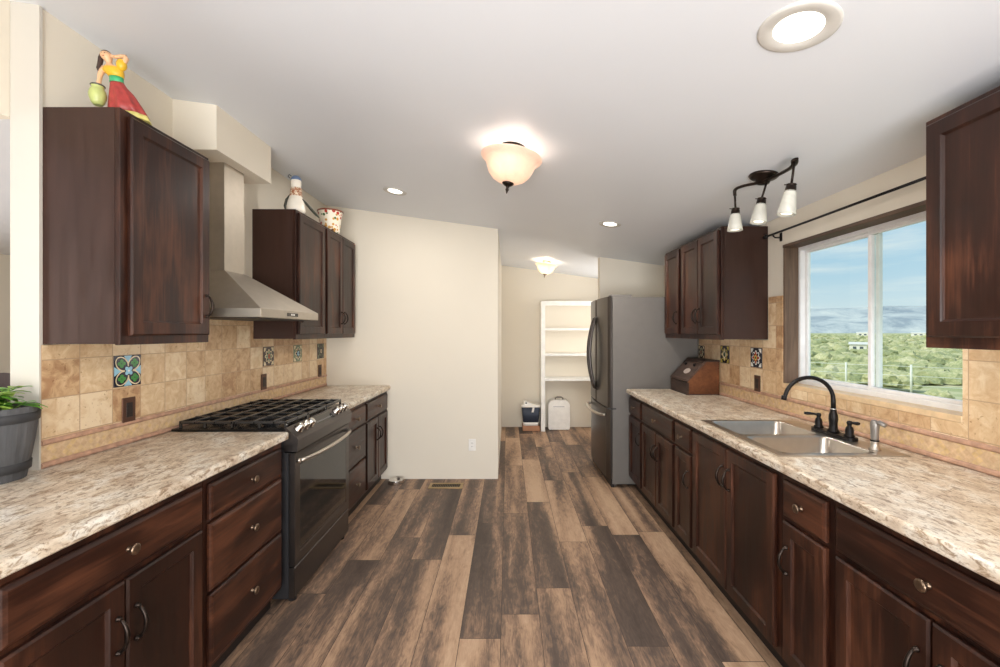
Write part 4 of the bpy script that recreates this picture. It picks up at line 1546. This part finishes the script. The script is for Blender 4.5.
mb.lathe([(0.0445, 0.120), (0.042, 0.132), (0.040, 0.150), (0.038, 0.168), (0.038, 0.182), (0.0335, 0.184)], org, n=28, cap0=False, cap1=False)
mb.build('scarf', k.m, t, org)
mb = MB()
mb.lathe([(0.0355, 0.238), (0.037, 0.244), (0.034, 0.252), (0.022, 0.268), (0.0, 0.273)], org, n=24)
cp_ = mb.build('cap', plain('slate blue paint', (96, 116, 148), 0.35), t, org)
mb = MB()
mb.tube([G3(-0.022, -0.02, 0.262), G3(-0.040, -0.022, 0.275), G3(-0.048, -0.02, 0.262), G3(-0.036, -0.018, 0.250)], 0.003, 8)
mb.build('ribbon', plain('dark blue paint', (74, 78, 88), 0.4), cp_, org)
DW = plain('dark olive paint', (56, 58, 48), 0.4)
mb = MB()
mb.tube([G3(-0.046, 0.0, 0.135), G3(-0.066, 0.0, 0.10), G3(-0.074, 0.0, 0.055), G3(-0.070, 0.0, 0.004)], [0.004, 0.012, 0.015, 0.006], 10, flat=0.6)
mb.build('wing', DW, t, org)
mb = MB()
mb.tube([G3(0.050, -0.01, 0.10), G3(0.066, 0.02, 0.075), G3(0.082, 0.07, 0.045), G3(0.092, 0.12, 0.022), G3(0.095, 0.165, 0.012)], [0.004, 0.009, 0.010, 0.009, 0.003], 10, flat=0.6)
mb.build('wing', DW, t, org)

px, py, pz = -1.545, 3.74, 2.2965
org = (px, py, pz)
t = thing('flower_pot', 'white ceramic pot painted with red flowers and a brown rim on the far wall cabinet', 'pot', org)
k = NT('painted flower ceramic')
p = k.pos(True)
vo = k.n('ShaderNodeTexVoronoi')
vo.inputs['Scale'].default_value = 36
k.l(p, vo.inputs['Vector'])
cl = k.sep(vo.outputs['Color'])
cc_ = k.ramp(cl[0], [(0.0, lin(186, 52, 40)), (0.3, lin(74, 112, 62)), (0.55, lin(120, 70, 40)), (0.75, lin(206, 150, 60))], 'CONSTANT')
sp = k.math('LESS_THAN', k.math('ADD', vo.outputs['Distance'], k.math('MULTIPLY', cl[1], 0.22)), 0.56)
k.set(Base_Color=k.mix(sp, lin(240, 230, 212), cc_), Roughness=0.3)
mb = MB()
mb.lathe([(0.070, 0.0), (0.078, 0.008), (0.082, 0.06), (0.090, 0.12), (0.102, 0.172), (0.1035, 0.186), (0.098, 0.186), (0.086, 0.12), (0.074, 0.014), (0, 0.012)], org, n=36)
mb.build('body', k.m, t, org)
mb = MB()
mb.lathe([(0.1025, 0.178), (0.107, 0.182), (0.107, 0.190), (0.099, 0.192), (0.0955, 0.186)], org, n=36, cap0=False, cap1=False)
mb.build('rim', plain('brown glaze rim', (136, 74, 52), 0.35), t, org)

# ------------------------------------------------------------------ planter on the near counter
px, py = -1.812, 1.508
org = (px, py, CT)
t = thing('potted_plant', 'green leafy plant in a dark grey half-barrel planter at the open end of the counter', 'plant', org)
M['barrel'] = wood('grey stave planter', False, (64, 64, 66), (84, 84, 86), (106, 105, 106), 0.7)
mb = MB()
n = 48


def bring(r, z, gro=True):
    return [(px + r * (0.985 if gro and i % 4 == 0 else 1) * math.cos(2 * PI * i / n), py + r * (0.985 if gro and i % 4 == 0 else 1) * math.sin(2 * PI * i / n), CT + z) for i in range(n)]


mb.loft([bring(0.084, 0.001), bring(0.094, 0.06), bring(0.106, 0.14), bring(0.116, 0.24), bring(0.116, 0.258), bring(0.104, 0.258), bring(0.100, 0.235)], 0, False, True, False)
mb.build('tub', 'barrel', t, org)
for z, r in ((0.030, 0.0925), (0.205, 0.1145)):
    mb = MB()
    mb.loft([bring(r, z, False), bring(r + 0.003, z + 0.002, False), bring(r + 0.005, z + 0.030, False), bring(r + 0.002, z + 0.032, False)], 0, True, False, False)
    mb.build('hoop', plain('dark grey band', (52, 52, 54), 0.6), t, org)
mb = MB()
mb.loft([bring(0.1015, 0.232, False), bring(0.07, 0.240, False), bring(0.002, 0.242, False)], 0, True, False)
mb.build('soil', plain('dark soil', (60, 46, 38), 0.9, 0, 0.5, 60), t, org)
mb = MB()
rs = random.Random(4)


def leaf(mb, base, dirv, L, w, mi):
    dv = Vector(dirv).normalized()
    side = dv.cross(Vector((0, 0, 1)))
    if side.length < 0.05:
        side = Vector((1, 0, 0))
    side.normalize()
    up = side.cross(dv)
    b = Vector(base)
    rows = []
    for q in (0, 0.3, 0.6, 0.85, 1.0):
        ww = w * math.sin(PI * min(0.97, max(0.05, q ** 0.8)))
        cpt = b + dv * L * q - Vector((0, 0, 0.35 * L * q * q))
        rows.append([cpt - side * ww + up * 0.15 * w, cpt, cpt + side * ww + up * 0.15 * w])
    V = [[mb.bm.verts.new(p) for p in r_] for r_ in rows]
    for a, c in zip(V, V[1:]):
        for j in range(2):
            f_ = mb.bm.faces.new([a[j], a[j + 1], c[j + 1], c[j]])
            f_.material_index = mi
            f_.smooth = True


for k in range(26):
    a = rs.uniform(0, 2 * PI)
    r0 = rs.uniform(0, 0.055)
    hgt = rs.uniform(0.02, 0.085)
    b0 = Vector((px + r0 * math.cos(a), py + r0 * math.sin(a), CT + 0.24))
    lean = Vector((math.cos(a), math.sin(a), 0)) * rs.uniform(0.01, 0.045)
    tp = b0 + lean + Vector((0, 0, hgt))
    mb.tube([b0, b0.lerp(tp, 0.5), tp], 0.0022, 5, 1)
    for j in range(7):
        aa = rs.uniform(0, 2 * PI)
        leaf(mb, b0.lerp(tp, rs.uniform(0.35, 1.0)), (math.cos(aa), math.sin(aa), rs.uniform(-0.1, 0.7)), rs.uniform(0.045, 0.075), rs.uniform(0.011, 0.017), rs.choice((0, 0, 2)))
mb.build('foliage', [plain('fresh green leaves', (104, 164, 52), 0.45, 0, 0.25, 30), plain('green stems', (140, 178, 82), 0.5), plain('yellow green leaves', (168, 200, 84), 0.45, 0, 0.2, 30)], t, org)

# ------------------------------------------------------------------ bar stool beyond the counter end
sx_, sy_ = -2.60, 2.02
org = (sx_, sy_, 0)
t = thing('bar_stool', 'dark brown round-backed stool in the next room behind the planter', 'stool', org)
DKL = plain('dark brown leather', (62, 46, 42), 0.5)
mb = MB()
mb.lathe([(0.19, 0.70), (0.205, 0.715), (0.205, 0.755), (0.18, 0.775), (0.0, 0.78)], org, n=30)
mb.build('seat', DKL, t, org)
mb = MB()
rings_ = []
for i in range(17):
    a = PI * (i / 16)
    z1_ = 1.075 + 0.145 * math.sin(PI * i / 16) ** 0.8
    for_ = []
    ci, si = math.cos(a), math.sin(a)
    rings_.append([(sx_ + 0.205 * ci, sy_ + 0.205 * si, 0.80), (sx_ + 0.225 * ci, sy_ + 0.225 * si, z1_), (sx_ + 0.20 * ci, sy_ + 0.20 * si, z1_ + 0.008), (sx_ + 0.178 * ci, sy_ + 0.178 * si, 0.80)])
mb.loft(rings_, 0, True)
mb.build('backrest', DKL, t, org)
for k in range(4):
    a = PI / 4 + k * PI / 2
    mb = MB()
    mb.cyl((sx_ + 0.14 * math.cos(a), sy_ + 0.14 * math.sin(a), 0.70), (sx_ + 0.21 * math.cos(a), sy_ + 0.21 * math.sin(a), 0), 0.018, 12, r1=0.014)
    mb.build('leg', 'woodv', t, org)
mb = MB()
mb.tube([(sx_ + 0.185 * math.cos(2 * PI * i / 24), sy_ + 0.185 * math.sin(2 * PI * i / 24), 0.25) for i in range(25)], 0.009, 8)
mb.build('foot_ring', 'bronze', t, org)

# ------------------------------------------------------------------ outdoors, seen through the window
GZ = -0.9
k = NT('desert ground')
p = k.pos()
f = k.math('ADD', k.math('MULTIPLY', k.noise(p, 0.35, 6, 0.65, 0.5), 0.6), k.math('MULTIPLY', k.noise(p, 0.03, 4), 0.4))
k.set(Base_Color=k.ramp(f, [(0.36, lin(140, 150, 96)), (0.48, lin(176, 180, 126)), (0.56, lin(210, 200, 160)), (0.68, lin(226, 214, 184))]), Roughness=0.95)
mb = MB()
mb.poly([(2.2, -300, GZ), (1400, -300, GZ), (1400, 1600, GZ), (2.2, 1600, GZ)])
o = struct('ground', mb, k.m)
k = NT('mountain rock with painted haze')
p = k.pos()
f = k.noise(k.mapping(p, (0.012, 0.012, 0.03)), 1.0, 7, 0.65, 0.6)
k.set(Base_Color=k.ramp(f, [(0.38, lin(150, 160, 168)), (0.5, lin(184, 190, 192)), (0.62, lin(206, 208, 204))]), Roughness=1.0)  # pale blue-grey of distance haze is mixed into the rock colour
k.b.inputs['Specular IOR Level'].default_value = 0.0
# a ridge running across the view, ~1 km away, with depth
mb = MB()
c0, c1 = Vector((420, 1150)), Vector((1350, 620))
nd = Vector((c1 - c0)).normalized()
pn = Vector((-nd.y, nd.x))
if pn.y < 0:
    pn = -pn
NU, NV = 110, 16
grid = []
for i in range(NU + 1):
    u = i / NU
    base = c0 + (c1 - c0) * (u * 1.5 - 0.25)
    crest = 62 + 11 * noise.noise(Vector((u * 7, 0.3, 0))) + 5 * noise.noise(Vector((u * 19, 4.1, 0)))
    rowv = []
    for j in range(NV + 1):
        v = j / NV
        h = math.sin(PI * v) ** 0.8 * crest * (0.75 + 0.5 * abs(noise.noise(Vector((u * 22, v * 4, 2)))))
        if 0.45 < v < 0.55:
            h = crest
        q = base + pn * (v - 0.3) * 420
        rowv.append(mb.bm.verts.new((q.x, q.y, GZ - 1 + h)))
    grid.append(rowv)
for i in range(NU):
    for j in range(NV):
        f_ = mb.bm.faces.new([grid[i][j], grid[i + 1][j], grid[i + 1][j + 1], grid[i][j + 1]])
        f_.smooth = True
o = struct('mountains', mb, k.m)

# scrub: uncountable low desert bushes
k = NT('desert scrub leaves')
oi = k.pos()
f = k.math('ADD', k.math('MULTIPLY', k.noise(oi, 0.45, 2), 0.5), k.math('MULTIPLY', k.noise(oi, 9, 6, 0.75), 0.5))
k.set(Base_Color=k.ramp(f, [(0.36, lin(122, 130, 88)), (0.46, lin(160, 164, 116)), (0.54, lin(194, 190, 144)), (0.64, lin(220, 210, 174))]), Roughness=0.9)
scrub_m = k.m
rs = random.Random(11)


def bush(bm_, c, r, seed, sub=2):
    res = bmesh.ops.create_icosphere(bm_, subdivisions=sub, radius=1.0)
    for v in res['verts']:
        d_ = v.co.normalized()
        kk = 1 + 0.45 * noise.noise(d_ * 2.3 + Vector((seed, seed * 1.7, 0))) + 0.35 * noise.noise(d_ * 7 + Vector((seed, 0, 3)))
        v.co = Vector((c[0] + d_.x * r * kk, c[1] + d_.y * r * kk, c[2] + max(-0.15, d_.z) * r * 0.75 * kk))
    for f__ in {f_ for v in res['verts'] for f_ in v.link_faces}:
        f__.smooth = False


mb = MB()
for i in range(1900):
    Yd = 19 * (1 + 14 * rs.random() ** 1.8)
    tnx = rs.uniform(0.55, 1.35)
    if any((tnx * Yd - hx) ** 2 + (Yd - hy) ** 2 < hr * hr for hx, hy, hr in ((39.5, 48.5, 3.2), (165, 200, 9), (205, 215, 10), (12.2, 18.6, 1.6), (13.9, 19.0, 1.6))):
        continue
    r = rs.uniform(0.2, 0.62) * (1 + Yd / 160)
    bush(mb.bm, (tnx * Yd, Yd, GZ + 0.1), r, i * 0.37, 2 if Yd < 75 else 1)
o = mb.build('desert_scrub', scrub_m)
o['kind'] = 'stuff'
tag(o, 'low green desert scrub spreading to the mountains outside the window', 'scrub')
# nearer shrubs one by one
near = [((12.4, 15.6), 0.50, 'rounded green shrub outside, seen low in the far window pane'), ((15.3, 17.4), 0.75, 'large twiggy shrub outside beyond the fence in the near window pane'),
        ((14.2, 14.2), 0.42, 'small yellow-green shrub outside at the bottom of the near window pane'), ((13.9, 19.0), 0.6, 'green shrub just beyond the wire fence in the far window pane')]
for i, ((bx, by), r, lb) in enumerate(near):
    mb = MB()
    rr_ = random.Random(i)
    for q in range(5):
        bush(mb.bm, (bx + rr_.uniform(-0.5, 0.5) * r, by + rr_.uniform(-0.5, 0.5) * r, GZ + rr_.uniform(0.1, 0.5) * r), r * rr_.uniform(0.45, 0.8), i * 3.1 + q, 3)
    single('shrub', mb, scrub_m, lb, 'shrub', (bx, by, GZ), 'shrubs outside the window')

# wire fence
t = thing('wire_fence', 'thin white post and wire fence outside the window', 'fence', (14.3, 16.65, GZ))
org = (14.3, 16.65, GZ)
fp_ = Vector((13.6, 17.3))
fd = Vector((1.4, -1.3))
PW = plain('pale fence metal', (226, 226, 214), 0.6)
pp = [fp_ + fd * q for q in (-2, -1, 0, 1, 2, 3)]
for q in pp:
    mb = MB()
    mb.cyl((q.x, q.y, GZ), (q.x, q.y, GZ + 1.12), 0.035, 8)
    mb.build('post', PW, t, org)
for z in (0.35, 0.70, 1.05):
    mb = MB()
    mb.cyl((pp[0].x, pp[0].y, GZ + z), (pp[-1].x, pp[-1].y, GZ + z), 0.009, 6)
    mb.build('wire', PW, t, org)


def house(x, y, w, d_, h, label, group=None):
    org = (x, y, GZ)
    t = thing('house', label, 'house', org, (0, 0, -0.7), group)
    mb = MB()
    mb.box(-w / 2, w / 2, -d_ / 2, d_ / 2, 0, h)
    b = mb.build('walls', plain('white stucco', (238, 232, 220), 0.8), t)
    mb = MB()
    mb.box(-w * 0.3, -w * 0.1, -d_ / 2 - 0.03, -d_ / 2 - 0.005, h * 0.4, h * 0.75)
    mb.box(w * 0.1, w * 0.3, -d_ / 2 - 0.03, -d_ / 2 - 0.005, h * 0.4, h * 0.75)
    mb.build('window', plain('dark house glass', (80, 90, 100), 0.2), t)
    mb = MB()
    mb.prism([(-d_ / 2 - 0.15, h), (d_ / 2 + 0.15, h), (0, h * 1.28)], 'x', -w / 2 - 0.1, w / 2 + 0.1)
    mb.build('roof', plain('pale roof', (226, 222, 214), 0.8), t)
    return t


house(39.5, 48.5, 1.5, 1.3, 0.95, 'small white shed standing amid the scrub in the far window pane', 'houses on the plain')
house(165, 200, 4.5, 3.5, 1.9, 'distant white house on the horizon in the far window pane', 'houses on the plain')
house(205, 215, 5, 3.5, 1.7, 'distant white house on the horizon in the near window pane', 'houses on the plain')
